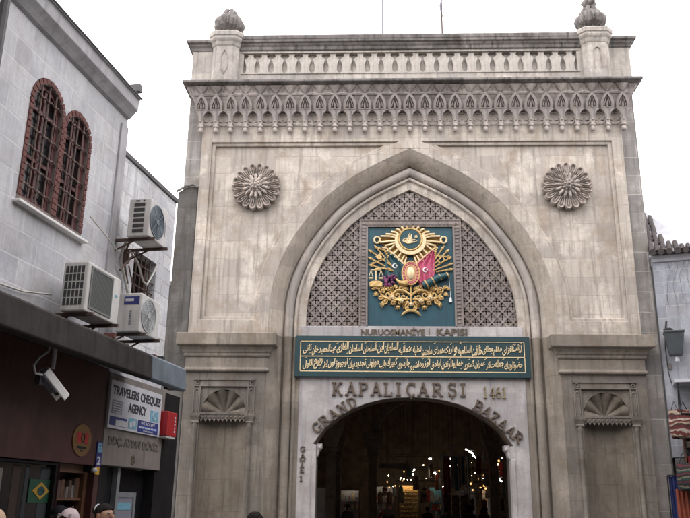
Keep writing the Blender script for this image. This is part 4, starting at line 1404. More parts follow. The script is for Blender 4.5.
# ================================================================== THE STREET ON THE LEFT
# street frame: X = out of the wall towards the street, Y = along it (s), Z = up
HD = radians(8.45)
N2 = Vector((cos(HD), -sin(HD), 0))
D2 = Vector((sin(HD), cos(HD), 0))
BASE = Vector((CAM.x, CAM.y, 0)) - N2 * 5.2

def SW(o, s, z=0.0):
    return BASE + N2 * o + D2 * s + Vector((0, 0, z))

def S_(mb, t, name, mats, parent=None, **k):
    """mesh written in street coordinates -> child of thing t"""
    o, s, z = OFFS[t.name]
    mb.v = [(x - o, y - s, q - z) for x, y, q in mb.v]
    return mb.build(name, mats, parent or t, **k)
OFFS = {}
def st(name, label, cat, o, s, z, group=None):
    t = thing(name, label, cat, SW(o, s, z), -HD, group)
    OFFS[t.name] = (o, s, z)
    return t

yz = lambda x0, x1: (lambda a, y, b: (-y, a, b))          # polygon in (s, z), extruded along -X
FS = lambda a, y, b: (-y, a, b)                            # plate() y grows into the wall

def win_ring(s0, s1, z0, zs, n=14, d=0.0):
    c, r = (s0 + s1) / 2, (s1 - s0) / 2
    return [(s0 - d, z0 - d), (s1 + d, z0 - d), (s1 + d, zs)] + [(c + (r + d) * cos(a), zs + (r + d) * 1.02 * sin(a)) for a in [pi * k / n for k in range(1, n)]] + [(s0 - d, zs)]

# --- building A: grey ashlar house with paired arched windows over a maroon shopfront
SA0, SA1 = -5.0, 9.75
ha = st('shop_house', 'grey ashlar house with paired brick-trimmed arched windows above a maroon shopfront', 'building', 0, 7, 0)
WN = [(7.45, 8.075, 5.02, 6.25), (8.19, 8.755, 5.02, 6.22)]
holes = [win_ring(*WN[0]), win_ring(*WN[1])]
# the two openings share a brick mullion
wa = plate([(SA0, 3.47), (SA1, 3.47), (SA1, 7.2), (SA0, 7.2)], holes, 0.0, 0.3, FS)
wall_a = S_(wa, ha, 'wall', 'wall_a')
S_(MB().box(-6, -0.31, SA0, SA1 - 0.02, 0, 7.08), ha, 'rear_wall', 'room_dark')
for (s0, s1, z0, zs) in WN:
    c, r = (s0 + s1) / 2, (s1 - s0) / 2
    tr = MB()                                             # brick voussoirs, one block per brick
    w = 0.072
    def blk(p, d, wd):
        nx, nz = -d[1], d[0]
        a = [(p[0] - d[0] * wd / 2, p[1] - d[1] * wd / 2), (p[0] + d[0] * wd / 2, p[1] + d[1] * wd / 2)]
        q = a + [(a[1][0] + nx * w, a[1][1] + nz * w), (a[0][0] + nx * w, a[0][1] + nz * w)]
        tr.prism(q, -0.012 - random.uniform(0, 0.008), 0.06, fn=FS)
    n = int((zs - z0) / 0.075)
    for k in range(n):
        z = z0 + (k + 0.5) * (zs - z0) / n
        blk((s0, z), (0, 1), (zs - z0) / n - 0.008)
        blk((s1, z), (0, -1), (zs - z0) / n - 0.008)
    n = int(pi * r / 0.075)
    for k in range(n):
        a = pi * (k + 0.5) / n
        blk((c + r * cos(a), zs + r * 1.02 * sin(a)), (sin(a), -cos(a)), pi * r / n - 0.006)
    tr.v = [(x, min(max(y, s0 - 0.12), s1 + 0.12), z) for x, y, z in tr.v]
    win = S_(tr, ha, 'window', 'brick', bevel=0.004, seg=1)
    m = plate(win_ring(s0, s1, z0, zs, d=0.068), [win_ring(s0 + 0.005, s1 - 0.005, z0, zs)], -0.004, 0.055, FS)
    S_(m, ha, 'mortar_ring', 'brick_joint', win)
    m = plate(win_ring(s0 + 0.01, s1 - 0.01, z0 + 0.01, zs), [win_ring(s0 + 0.06, s1 - 0.06, z0 + 0.06, zs)], 0.045, 0.09, FS)
    for a, b in (((c, z0), (c, zs + r)), ((s0, zs - 0.05), (s1, zs - 0.05)), ((s0, z0 + 0.55), (s1, z0 + 0.55))):
        m.bar((-0.07, a[0], a[1]), (-0.07, b[0], b[1]), 0.045, 0.03, up=(-1, 0, 0))
    S_(m, ha, 'frame', 'win_red', win)
    S_(MB().prism(win_ring(s0 + 0.02, s1 - 0.02, z0 + 0.02, zs), 0.09, 0.11, fn=FS), ha, 'pane', 'glass_dark', win)
    gr = MB()
    nb = 3
    for k in range(1, nb + 1):
        y = s0 + (s1 - s0) * k / (nb + 1)
        top = zs + r * sqrt(max(0, 1 - ((y - c) / r) ** 2))
        gr.tube([(-0.012, y, z0), (-0.012, y, top)], 0.013, 6)
    z = z0 + 0.17
    while z < zs + r * 0.85:
        hw = r if z <= zs else r * sqrt(max(0, 1 - ((z - zs) / r) ** 2))
        pts = []
        for k in range(17):
            t = k / 16
            pts.append((-0.012, c - hw + 2 * hw * t, z + 0.028 * abs(sin(pi * t * 4)) - 0.01))
        gr.tube(pts, 0.012, 5)
        for k in range(1, nb + 1):
            y = s0 + (s1 - s0) * k / (nb + 1)
            if abs(y - c) < hw:
                gr.ball((-0.012, y, z), 0.026, n=6)
        z += 0.235
    S_(gr, ha, 'grille', 'iron_rust', win)
S_(MB().box(-0.2, 0.09, 7.33, 8.88, 4.905, 4.94), ha, 'sill', 'white_paint', bevel=0.008)
ea = MB()
ea.v = []
prof = [(0.0, 7.12), (0.05, 7.14), (0.1, 7.2), (0.16, 7.26), (0.17, 7.42), (0.185, 7.43), (0.185, 7.48), (0.0, 7.54), (-0.3, 7.54)]
ea.loft([[(o, s, z) for o, z in prof] for s in (SA0, SA1 - 0.02)], closed=True, cap=True)
eave = S_(ea, ha, 'eave', 'eave', bevel=0.006)
S_(MB().tube([(0.205, SA0, 7.445), (0.205, SA1 - 0.02, 7.445)], 0.014, 6), ha, 'eave_pipe', 'eave_dark', eave)
cl = MB()
cl.box(0.02, 0.2, SA1 - 0.12, SA1 - 0.03, 7.545, 7.66)
S_(cl, ha, 'gutter_end', 'eave_dark', eave)
S_(MB().tube([(0.06, 6.62, 3.5), (0.06, 6.62, 7.0)], 0.05, 8), ha, 'downpipe', 'eave_dark')
# pilaster strip and pipe where the two houses meet
S_(MB().box(-0.3, 0.03, 9.55, 9.752, 3.5, 7.0), ha, 'corner_strip', 'eave', bevel=0.01)

# canopy over the shops: stained concrete slab edge, last bay painted blue grey
cp = MB()
prof = [(0.005, 3.46), (0.80, 3.44), (0.81, 3.2), (0.9, 3.2), (0.92, 3.22), (0.9, 3.5), (0.86, 3.53), (0.005, 3.62)]
cp.loft([[(o, s, z) for o, z in prof] for s in (SA0, 9.34)], closed=True, cap=True)
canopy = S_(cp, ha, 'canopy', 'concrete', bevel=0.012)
cp = MB()
cp.loft([[(o * 1.01, s, z) for o, z in prof] for s in (9.345, 10.48)], closed=True, cap=True)
# shopfront
sf = MB()
sf.box(-0.3, 0.0, SA0, 9.98, 2.16, 3.455)
sf.box(-0.3, -0.002, 8.99, 9.0, 0, 2.158)
sf.box(-0.3, -0.002, 9.86, 9.98, 0, 2.158)
sf.box(-0.3, -0.002, 5.2, 5.45, 0, 2.158)
front = S_(sf, ha, 'shopfront', 'maroon', bevel=0.006)
S_(MB().box(-0.1, -0.085, 5.47, 8.975, 0.35, 2.15), ha, 'shop_window', 'glass_dark')
wf = MB()
for a, b in ((6.6, 6.66), (8.93, 8.985)):
    wf.box(-0.08, -0.02, a, b, 0.3, 2.155)
wf.box(-0.08, -0.02, 5.45, 8.93, 2.12, 2.15)
wf.box(-0.08, -0.02, 5.45, 8.93, 0.25, 0.32)
S_(wf, ha, 'shop_window_frame', 'near_black')
ct = MB()  # upright strips painted on the glass in place of reflections and contents
for k, (a, b) in enumerate(((8.15, 8.3), (8.72, 8.92), (7.5, 7.62), (8.4, 8.47))):
    ct.box(-0.084, -0.0815, a, b, 0.4, 2.1, k % 2)
S_(ct, ha, 'glass_strips', ['shop_brown', 'shop_teal'])
S_(MB().box(-0.3, -0.005, 5.45, 8.72, 0.0, 0.25), ha, 'shop_plinth', 'maroon')
# doorway with lit shelves of goods seen inside
dr = MB()
dr.box(-0.3, -0.1, 9.0, 9.08, 0, 2.158)
dr.box(-0.3, -0.1, 9.78, 9.86, 0, 2.158)
dr.box(-0.3, -0.1, 9.08, 9.78, 2.06, 2.158)
for z in (0.6, 1.0, 1.38, 1.72):
    dr.box(-0.28, -0.12, 9.08, 9.78, z, z + 0.03)
door = S_(dr, ha, 'doorway', 'wood')
gd = MB()
for z in (0.63, 1.03, 1.41, 1.75):
    y = 9.1
    while y < 9.74:
        w = random.uniform(0.035, 0.08)
        gd.box(-0.27, -0.15, y, y + w, z + 0.002, z + random.uniform(0.12, 0.27), mi=random.randrange(3))
        y += w + 0.008
S_(gd, ha, 'shelf_goods', ['wood', 'board', 'rust'], door)

# stickers and posters on the shop glass
fg = st('brazilian_flag', 'Brazilian flag stuck on the shop window, yellow rhombus on green', 'flag', -0.078, 8.48, 1.70)
q = MB()
q.box(-0.081, -0.075, 8.5, 8.928, 1.695, 1.955)
S_(q, fg, 'field', 'flag_green_dim')
cy, cz = 8.745, 1.825
S_(MB().prism([(cy - 0.18, cz), (cy, cz - 0.1), (cy + 0.18, cz), (cy, cz + 0.1)], 0.069, 0.0745, fn=FS), fg, 'rhombus', 'flag_yellow_dim')
S_(MB().prism([(cy + 0.075 * cos(a), cz + 0.05 * sin(a)) for a in [2 * pi * k / 20 for k in range(20)]], 0.063, 0.0685, fn=FS), fg, 'disc', 'green_dark')
S_(MB().prism([(cy - 0.07, cz + 0.012), (cy, cz + 0.02), (cy + 0.07, cz - 0.002), (cy + 0.07, cz - 0.012), (cy, cz + 0.008), (cy - 0.07, cz)], 0.058, 0.0625, fn=FS), fg, 'band', 'shop_teal')

po = st('poster', 'pale poster with red figure at the left end of the shop window', 'poster', -0.08, 7.72, 1.78)
S_(MB().box(-0.08, -0.07, 7.72, 7.95, 1.76, 2.05), po, 'sheet', 'board')
S_(MB().prism([(7.79, 1.79), (7.87, 1.79), (7.89, 1.9), (7.85, 2.0), (7.8, 1.93)], 0.062, 0.0695, fn=FS), po, 'figure', 'red')

# round ochre emblem on the maroon cladding
rd = st('round_shop_emblem', 'round ochre emblem with red motif on the maroon cladding', 'emblem', 0.0, 9.40, 2.25)
cy, cz = 9.42, 2.455
S_(MB().prism([(cy + 0.235 * cos(a), cz + 0.2 * sin(a)) for a in [2 * pi * k / 32 for k in range(32)]], -0.014, -0.002, fn=FS), rd, 'disc', 'olive')
q = MB()
for s in (1, -1):
    q.prism([(cy + s * 0.03, cz - 0.03), (cy + s * 0.13, cz - 0.045), (cy + s * 0.15, cz + 0.08), (cy + s * 0.08, cz + 0.1), (cy + s * 0.035, cz + 0.07)], -0.02, -0.0145, fn=FS)
S_(q, rd, 'motif', 'red')
q = MB()
q.tube([(0.018, cy + 0.045 * cos(a), cz + 0.03 + 0.05 * sin(a)) for a in [2 * pi * k / 14 for k in range(15)]], 0.008, 5)
for k in range(9):
    q.box(0.0145, 0.02, cy - 0.11 + k * 0.025, cy - 0.095 + k * 0.025, cz - 0.105, cz - 0.075)
q.box(0.0145, 0.02, cy - 0.03, cy + 0.03, cz - 0.14, cz - 0.12)
S_(q, rd, 'lettering', 'ink')

# --- building B: paler coursed block, set back a little, with the travel agency's board
SB1 = 11.86
hb = st('coursed_block_house', 'pale coursed-block building with rusty barred window between two houses and gate', 'building', 0, 10.8, 0)
WB = [(10.5, 4.68), (11.3, 4.68), (11.3, 5.36), (10.5, 5.36)]
wb = plate([(9.76, 3.43), (SB1, 3.43), (SB1, 6.62), (9.76, 6.62)], [WB], 0.06, 0.36, FS)
S_(wb, hb, 'wall', 'wall_b')
S_(MB().box(-6, -0.361, 9.76, SB1, 0, 6.6), hb, 'rear_wall', 'room_dark')
S_(MB().box(-6, -0.03, 9.76, SB1 + 0.03, 6.625, 6.70), hb, 'coping', 'eave_dark', bevel=0.01)
wq = plate([(10.5, 4.68), (11.3, 4.68), (11.3, 5.36), (10.5, 5.36)], [[(10.57, 4.75), (11.23, 4.75), (11.23, 5.29), (10.57, 5.29)]], 0.22, 0.3, FS)
wq.box(-0.26, -0.22, 10.87, 10.93, 4.75, 5.29)
wbn = S_(wq, hb, 'window', 'rust')
S_(MB().box(-0.34, -0.305, 10.52, 11.28, 4.7, 5.34), hb, 'pane', 'glass_dark', wbn)
gq = MB()
for y in (10.66, 10.82, 10.98, 11.14):
    gq.tube([(-0.1, y, 4.68), (-0.1, y, 5.36)], 0.013, 6)
for z in (4.85, 5.02, 5.19):
    gq.tube([(-0.1, 10.5, z), (-0.1, 11.3, z)], 0.013, 6)
S_(gq, hb, 'grille', 'rust', wbn)
S_(cp, hb, 'canopy_end', 'blue_grey', bevel=0.01)
S_(MB().box(-0.28, 0.01, 9.985, 11.9, 2.18, 3.42), hb, 'fascia_board', 'board', bevel=0.006)
bs = MB()
bs.box(-0.3, -0.04, 11.92, 12.62, 0, 3.4)  # near-black block standing in for the shaded recess beside the gate
bs.box(-0.3, -0.02, 11.78, 11.92, 0, 2.175)
S_(bs, hb, 'side_jamb', 'near_black')
S_(MB().box(-0.3, -0.02, 9.985, 10.05, 0, 2.175), hb, 'side_jamb', 'near_black')
S_(MB().box(-0.2, -0.185, 10.06, 11.77, 0.3, 2.17), hb, 'shop_window', 'glass_dark')
sq = MB()
sq.box(-0.18, -0.1, 10.72, 10.8, 0.0, 2.17)
sq.box(-0.18, -0.12, 10.05, 11.78, 0.2, 0.3)
S_(sq, hb, 'shop_window_frame', 'steel')
# faded shop lettering left on the board, and the house number below
gh = st('faded_lettering', 'faded dark shop lettering on the grey board under the white sign', 'lettering', 0.01, 10.12, 2.42)
frm = lambda s, z, x: ((x, s, z), (0, 1, 0), (0, 0, 1), (1, 0, 0))
q = MB().text('DDÇ. AYDIN DÖVİZ', frm(10.12, 2.43, 0.0102), 1.66, 0.17, 0.008, 0.045)
S_(q, gh, 'word', 'letter_ghost')
nm = st('house_number', 'small dark figure 8 low on the grey board', 'number', 0.01, 10.84, 2.22)
S_(MB().text('8', frm(10.86, 2.22, 0.0102), 0.13, 0.13, 0.008, 0.03), nm, 'figure', 'bronze')

ts = st('agency_sign', 'white travelers cheques agency sign with blue logo boxes on the grey board', 'sign', 0.012, 10.0, 2.67)
S_(MB().box(0.012, 0.045, 9.99, 11.70, 2.67, 3.32), ts, 'panel', 'sign_white', bevel=0.004)
S_(MB().text('TRAVELERS CHEQUES', frm(10.05, 3.10, 0.0452), 1.6, 0.15, 0.004, 0.03), ts, 'word', 'ink')
S_(MB().text('AGENCY', frm(10.56, 2.93, 0.0452), 0.60, 0.135, 0.004, 0.03), ts, 'word', 'ink')
q = MB().box(0.0452, 0.049, 10.06, 10.36, 2.87, 3.05, 0)
for k in range(5):
    q.box(0.0492, 0.0505, 10.08, 10.34, 2.88 + k * 0.034, 2.895 + k * 0.034, 1)
S_(q, ts, 'grey_logo', ['grey_ink', 'sign_white'])
q = MB().box(0.0452, 0.049, 11.31, 11.6, 2.88, 3.04, 0)
q.tube([(0.05, 11.45 + 0.06 * cos(a), 2.965 + 0.05 * sin(a)) for a in [2 * pi * k / 12 for k in range(13)]], 0.006, 5, 1)
S_(q, ts, 'light_blue_logo', ['sky_blue', 'sign_white'])
q = MB().box(0.0452, 0.049, 10.03, 10.55, 2.71, 2.83, 0)
q.box(0.0492, 0.0505, 10.2, 10.55, 2.712, 2.795, 1)
S_(q, ts, 'navy_logo', ['navy', 'sign_white'])
q = MB().box(0.0452, 0.049, 10.6, 10.87, 2.71, 2.86, 0)
q.box(0.0492, 0.0502, 10.64, 10.72, 2.73, 2.8, 1)
q.box(0.0492, 0.0502, 10.75, 10.83, 2.75, 2.83, 1)
S_(q, ts, 'pale_logo', ['sky_blue', 'sign_white'])
q = MB().box(0.0452, 0.049, 10.91, 11.62, 2.69, 2.86, 0)
q.box(0.0492, 0.0496, 10.93, 11.6, 2.735, 2.785, 1)
q.text('WE ACCEPT', frm(11.0, 2.80, 0.0492), 0.5, 0.042, 0.001, 0.02, 2)
for k in range(6):
    q.box(0.0497, 0.0502, 10.95 + k * 0.105, 11.03 + k * 0.105, 2.748, 2.772, 2)
q.text('CHEQUES', frm(11.1, 2.70, 0.0492), 0.34, 0.025, 0.001, 0.02, 2)
S_(q, ts, 'accept_box', ['navy', 'blue', 'sign_white'])

rs = st('red_box_sign', 'small red box sign at the right end of the agency board', 'sign', 0.02, 11.95, 2.69)
S_(MB().box(-0.1, 0.14, 11.76, 12.14, 2.70, 3.08), rs, 'box', 'red', bevel=0.012)
S_(MB().box(-0.1, 0.13, 11.77, 12.13, 2.672, 2.697), rs, 'underside_trim', 'cable_white')
q = MB()
for k in range(5):
    q.box(0.1405, 0.144, 12.03 + 0.008 * (k % 2), 12.07, 2.76 + k * 0.055, 2.795 + k * 0.055)
S_(q, rs, 'lettering', 'sign_white')

sg = st('street_sign', 'narrow blue and white street sign stack with yellow plate on the shop pillar', 'sign', 0.0, 9.9, 2.06)
q = MB().box(0.002, 0.016, 9.83, 9.97, 2.31, 2.47, 0)
q.box(0.0165, 0.018, 9.85, 9.95, 2.335, 2.45, 1)
q.box(0.0182, 0.019, 9.875, 9.925, 2.37, 2.385, 0)
q.box(0.0182, 0.019, 9.875, 9.925, 2.41, 2.425, 0)
S_(q, sg, 'upper_plate', ['navy', 'sky_blue'])
q = MB().box(0.002, 0.016, 9.83, 9.97, 2.15, 2.305, 0)
q.text('2', frm(9.85, 2.175, 0.0162), 0.1, 0.105, 0.002, 0.03, 1)
S_(q, sg, 'number_plate', ['navy', 'sign_white'])
S_(MB().box(0.002, 0.014, 9.84, 9.95, 2.05, 2.145), sg, 'yellow_plate', 'yellow')
lt = st('door_lamp', 'small white lamp over the shop doorway', 'lamp', 0.0, 9.72, 2.12)
q = MB().box(-0.1, 0.02, 9.73, 9.75, 2.07, 2.16, 1)
q.ball((0.05, 9.74, 2.1), 0.04, 0.05, 0.035, 10, 0)
S_(q, lt, 'shade', ['sign_white', 'black_iron'], smooth=True)

# light-framed board standing in the agency window, small notice on the glass
bd_ = st('display_board', 'grey framed display board leaning inside the agency window', 'board', -0.12, 11.0, 0.3)
q = plate([(10.72, 0.3), (11.44, 0.3), (11.44, 1.84), (10.72, 1.84)], [[(10.79, 0.4), (11.37, 0.4), (11.37, 1.77), (10.79, 1.77)]], 0.13, 0.16, FS)
S_(q, bd_, 'frame', 'steel')
S_(MB().box(-0.158, -0.145, 10.79, 11.37, 0.4, 1.77), bd_, 'sheet', 'grey_ink')
q = MB().box(-0.1445, -0.14, 10.86, 11.3, 1.6, 1.7)
for k in range(4):
    q.box(-0.1445, -0.14, 10.86, 11.2, 0.7 + k * 0.2, 0.8 + k * 0.2)
S_(q, bd_, 'print', 'sky_blue')
nt_ = st('notice', 'small white notice stuck on the glass left of the agency door', 'notice', -0.18, 10.2, 1.7)
q = MB().box(-0.184, -0.176, 10.16, 10.32, 1.68, 1.9, 0)
q.box(-0.1755, -0.174, 10.18, 10.3, 1.75, 1.83, 1)
S_(q, nt_, 'sheet', ['sky_blue', 'sign_white'])

# --- air conditioners
def ac_unit(label, s0, s1, o0, o1, z0, z1, style):
    t = st('air_conditioner', label, 'air conditioner', o0, (s0 + s1) / 2, z0, 'outdoor air conditioning units on the left houses')
    S_(MB().box(o0, o1, s0, s1, z0, z1), t, 'casing', 'ac', bevel=0.018)
    W_, H_ = s1 - s0, z1 - z0
    if style == 'mesh':
        y0, y1, a, b = s0 + 0.1 * W_, s0 + 0.72 * W_, z0 + 0.1 * H_, z1 - 0.1 * H_
        q = plate([(y0 - 0.015, a - 0.015), (y1 + 0.015, a - 0.015), (y1 + 0.015, b + 0.015), (y0 - 0.015, b + 0.015)], [[(y0 + 0.01, a + 0.01), (y1 - 0.01, a + 0.01), (y1 - 0.01, b - 0.01), (y0 + 0.01, b - 0.01)]], -o1 - 0.012, -o1 - 0.0005, FS)
        fan = S_(q, t, 'fan_grille', 'ac_mesh')
        q = MB().box(o1 + 0.0005, o1 + 0.004, y0, y1, a, b)
        k = y0 + 0.02
        while k < y1:
            q.box(o1 + 0.0045, o1 + 0.009, k, k + 0.007, a, b)
            k += 0.02
        S_(q, t, 'mesh', 'ac_mesh', fan)
        v = MB()                                          # dark slots in the end panel
        for i in range(5):
            for j in range(5):
                y = o0 + 0.035 + j * 0.05
                z = z0 + 0.07 + i * 0.098
                v.box(y, y + 0.036, s0 - 0.004, s0 - 0.0005, z, z + 0.082)
        S_(v, t, 'side_vent', 'ac_dark')
        S_(MB().box(o1 + 0.0005, o1 + 0.003, s1 - 0.14, s1 - 0.07, z0 + 0.34, z0 + 0.37), t, 'badge', 'sky_blue')
    else:
        cy, cz, r = s0 + 0.4 * W_, (z0 + z1) / 2, 0.41 * H_
        if style == 'round_dark':
            r = 0.4 * H_
        mt = 'ac_mesh_blue' if style == 'round_dark' else 'ac_mesh_light'
        q = MB().lathe([(0.0, 0.002), (r, 0.002), (r, 0.012), (r + 0.015, 0.012), (r + 0.015, 0.0005)], (o1, cy, cz), 28, 'x')
        fan = S_(q, t, 'fan_grille', mt)
        q = MB()
        for i in range(1, 9):
            rr = r * i / 8.5
            q.tube([(o1 + 0.014, cy + rr * cos(a), cz + rr * sin(a)) for a in [2 * pi * k / 24 for k in range(25)]], 0.004, 4)
        for k in range(8):
            a = 2 * pi * k / 8
            q.tube([(o1 + 0.015, cy, cz), (o1 + 0.015, cy + r * cos(a), cz + r * sin(a))], 0.004, 4)
        q.lathe([(0.0, 0.02), (0.04, 0.018), (0.045, 0.01)], (o1, cy, cz), 12, 'x')
        S_(q, t, 'guard_wires', mt, fan)
        v = MB()
        if style == 'round_dark':
            for i in range(6):
                z = z0 + 0.06 + i * 0.078
                v.box(o0 + 0.08, o0 + 0.24, s0 - 0.005, s0 - 0.0005, z, z + 0.05)
            v.box(o0 + 0.1, o0 + 0.16, s0 - 0.005, s0 - 0.0005, z1 - 0.045, z1 - 0.03)
            v.ball((o0 + 0.22, s0 - 0.002, z1 - 0.035), 0.016, 0.004, 0.012, 8)
            S_(v, t, 'side_vent', 'ac_dark')
            q = MB()
            for k in range(9):
                q.box(o1 + 0.0005, o1 + 0.003, s1 - 0.085, s1 - 0.06, z0 + 0.16 + k * 0.028, z0 + 0.18 + k * 0.028)
            S_(q, t, 'badge', 'grey_ink')
        else:
            v.box(o0 + 0.1, o1 - 0.03, s0 - 0.006, s0 - 0.0005, z1 - 0.16, z1 - 0.05)
            hd = S_(v, t, 'service_panel', 'navy')
            q = MB().box(o0 + 0.12, o0 + 0.24, s0 - 0.012, s0 - 0.0065, z1 - 0.12, z1 - 0.08)
            S_(q, t, 'handle', 'sign_white', hd)
            q = MB()
            for k in range(6):
                q.box(o0 + 0.19, o0 + 0.22, s0 - 0.004, s0 - 0.0005, z0 + 0.1 + k * 0.035, z0 + 0.125 + k * 0.035)
            S_(q, t, 'badge', 'grey_ink')
    for y in (s0 + 0.12 * W_, s1 - 0.12 * W_):
        q = MB().box(-0.06 if s0 > 9.6 else 0.0, o1 + 0.06, y - 0.018, y + 0.018, z0 - 0.04, z0 - 0.002)
        q.bar((0.0 if s0 < 9.6 else -0.05, y, z0 - 0.2), (o1 - 0.25, y, z0 - 0.04), 0.02, 0.02, up=(0, 1, 0))
        q.box(-0.06 if s0 > 9.6 else 0.0, 0.02, y - 0.02, y + 0.02, z0 - 0.22, z0 - 0.04)
        S_(q, t, 'bracket', 'rust')
    return t
ac_unit('large white air conditioner with rectangular grey mesh, above the canopy under the arched windows', 8.14, 8.98, 0.24, 0.56, 3.83, 4.43, 'mesh')
a2 = ac_unit('upper white air conditioner with round blue-grey fan high on the pale block wall', 9.64, 10.24, 0.22, 0.55, 5.25, 5.82, 'round_dark')
a3 = ac_unit('lower white air conditioner with pale round fan beneath the barred window', 9.62, 10.24, 0.2, 0.55, 3.89, 4.43, 'round_light')
# lagged pipes and cables
pp = st('pipe_bundle', 'lagged pipes and cables looping below the upper air conditioner', 'pipes', 0.0, 10.2, 4.5)
q = MB()
q.tube([(0.2, 9.72, 5.24), (0.1, 9.8, 5.12), (0.03, 9.9, 4.98), (0.0, 10.1, 4.86), (0.0, 10.3, 4.6), (0.02, 10.4, 4.35)], 0.022, 8, 1)
q.tube([(0.2, 9.8, 5.24), (0.1, 9.9, 5.14), (0.0, 10.1, 5.0), (0.0, 10.25, 4.75)], 0.016, 6, 0)
q.tube([(0.06, 10.1, 5.2), (0.08, 10.35, 5.1), (0.07, 10.6, 4.88), (0.06, 10.75, 4.86), (0.06, 10.95, 5.1), (0.06, 11.05, 5.25)], 0.014, 6, 1)
q.tube([(0.05, 10.05, 5.15), (0.02, 10.3, 5.25), (-0.02, 10.7, 5.05), (-0.02, 11.0, 4.75), (0.0, 11.1, 4.5)], 0.01, 6, 0)
q.tube([(0.02, 10.2, 5.0), (0.02, 10.35, 4.8), (0.02, 10.6, 4.5), (0.03, 10.75, 4.4)], 0.012, 6, 0)
S_(q, pp, 'pipe', ['iron_rust', 'cable_white'], smooth=True)
rod = st('stay_rod', 'rusty stay rod slanting across the corner between the two houses', 'rod', 0.2, 9.7, 4.65)
S_(MB().tube([(0.35, 9.3, 4.66), (0.1, 10.13, 5.13)], 0.016, 6), rod, 'bar', 'rust')
wr_ = st('slack_cable', 'slack pale cable drooping along the ashlar wall left of the large air conditioner', 'cable', 0.03, 7.0, 3.9)
S_(MB().tube([(0.03, 5.6, 4.14), (0.03, 6.5, 3.98), (0.035, 7.2, 3.93), (0.04, 7.7, 3.96), (0.08, 8.2, 4.05)], 0.013, 6), wr_, 'wire', 'cable_white')
for k, (s0, z0, s1, z1, dz) in enumerate(((9.8, 5.05, 8.9, 5.3, 0.1), (10.3, 3.75, 11.8, 3.7, 0.12), (9.0, 3.75, 11.6, 3.9, 0.1))):
    w = st('slack_cable', ('thin wire from the corner to the arched window', 'black cable sagging over the blue-grey canopy end', 'dark cable run on the canopy below the air conditioners')[k], 'cable', 0.0, s0, z0)
    S_(MB().tube([(0.06 + 0.1 * sin(pi * i / 8), s0 + (s1 - s0) * i / 8, z0 + (z1 - z0) * i / 8 - dz * sin(pi * i / 8)) for i in range(9)], 0.01, 5), w, 'wire', 'cable_white' if k == 0 else 'cable_dark')
db = st('rubble', 'broken tiles and scraps lying on the canopy roof', 'rubble', 0.6, 9.0, 3.55)
q = MB()
for k in range(22):
    y, x = random.uniform(7.9, 10.3), random.uniform(0.45, 0.8)
    a, b, c = [random.uniform(0.02, 0.07) for _ in range(3)]
    q.box(x - a, x + a, y - b, y + b, 3.535 + (0.86 - x) * 0.1, 3.56 + c, k % 3)
S_(q, db, 'scraps', ['rust', 'brick', 'cable_dark'])
tag(db, kind='stuff')

# security camera hung under the canopy
cv = st('security_camera', 'white-hooded security camera hanging from the canopy on a curved arm', 'security camera', 0.62, 7.5, 3.2)
q = MB().tube([(0.62, 7.55, 3.44), (0.62, 7.54, 3.05)], 0.022, 8)
q.lathe([(0.06, 0.0), (0.055, -0.03), (0.03, -0.05)], (0.62, 7.55, 3.44), 12)
q.tube([(0.6, 7.5, 3.42), (0.6, 7.45, 3.22), (0.6, 7.3, 3.13), (0.6, 7.22, 3.04), (0.61, 7.24, 2.96), (0.62, 7.36, 2.96)], 0.013, 6)
S_(q, cv, 'arm', 'eave', smooth=True)
p0, p1 = Vector((0.58, 7.42, 3.0)), Vector((0.70, 7.74, 2.72))
d = (p1 - p0).normalized()
q = MB().bar(p0 + d * 0.0, p0 + d * 0.26, 0.11, 0.1, up=(0, 0, 1))
body_ = S_(q, cv, 'housing', 'grey_ink', bevel=0.01)
q = MB()
upv = Vector((0, 0, 1)) - d * d.z
upv.normalize()
sd_ = d.cross(upv)
pr = [(-0.068, -0.03), (-0.068, 0.04), (-0.048, 0.064), (0.048, 0.064), (0.068, 0.04), (0.068, -0.03)]
q.loft([[p0 + d * t + sd_ * a + upv * b for a, b in pr] for t in (0.0, 0.38)], closed=False)
q.loft([[p0 + d * t + sd_ * a * 0.93 + upv * (b - 0.007) for a, b in pr] for t in (0.0, 0.38)], closed=False)
S_(q, cv, 'sunshield', 'white_paint')
q = MB().tube([p0 + d * 0.26, p0 + d * 0.3], 0.04, 14)
S_(q, cv, 'lens', 'glass_dark', body_)
S_(MB().box(0.54, 0.6, 7.36, 7.44, 2.86, 2.97), cv, 'junction_box', 'ac_dark')
fl2 = st('spotlight', 'small dark spotlight fixed at the canopy end beside the gate', 'spotlight', 0.6, 10.46, 3.3)
q = MB().tube([(0.62, 10.48, 3.36), (0.62, 10.62, 3.32)], 0.02, 6)
q.box(0.54, 0.72, 10.58, 10.78, 3.26, 3.4)
S_(q, fl2, 'housing', 'black_iron', bevel=0.02)
S_(MB().ball((0.66, 10.56, 3.29), 0.05, 0.05, 0.04, 8), fl2, 'lens', 'sign_white')

# ================================================================== THE LOW HOUSE ON THE RIGHT
RA = math.atan(0.3)
RB = Vector((6.3, 0.1, 0))
RD = Vector((cos(RA), -sin(RA), 0))
RN = Vector((-sin(RA), -cos(RA), 0))                      # outwards, to the street

def rt(name, label, cat, s, o, z, group=None):
    t = thing(name, label, cat, RB + RD * s + RN * o + Vector((0, 0, z)), -RA, group)
    OFFS[t.name] = (s, -o, z)
    return t
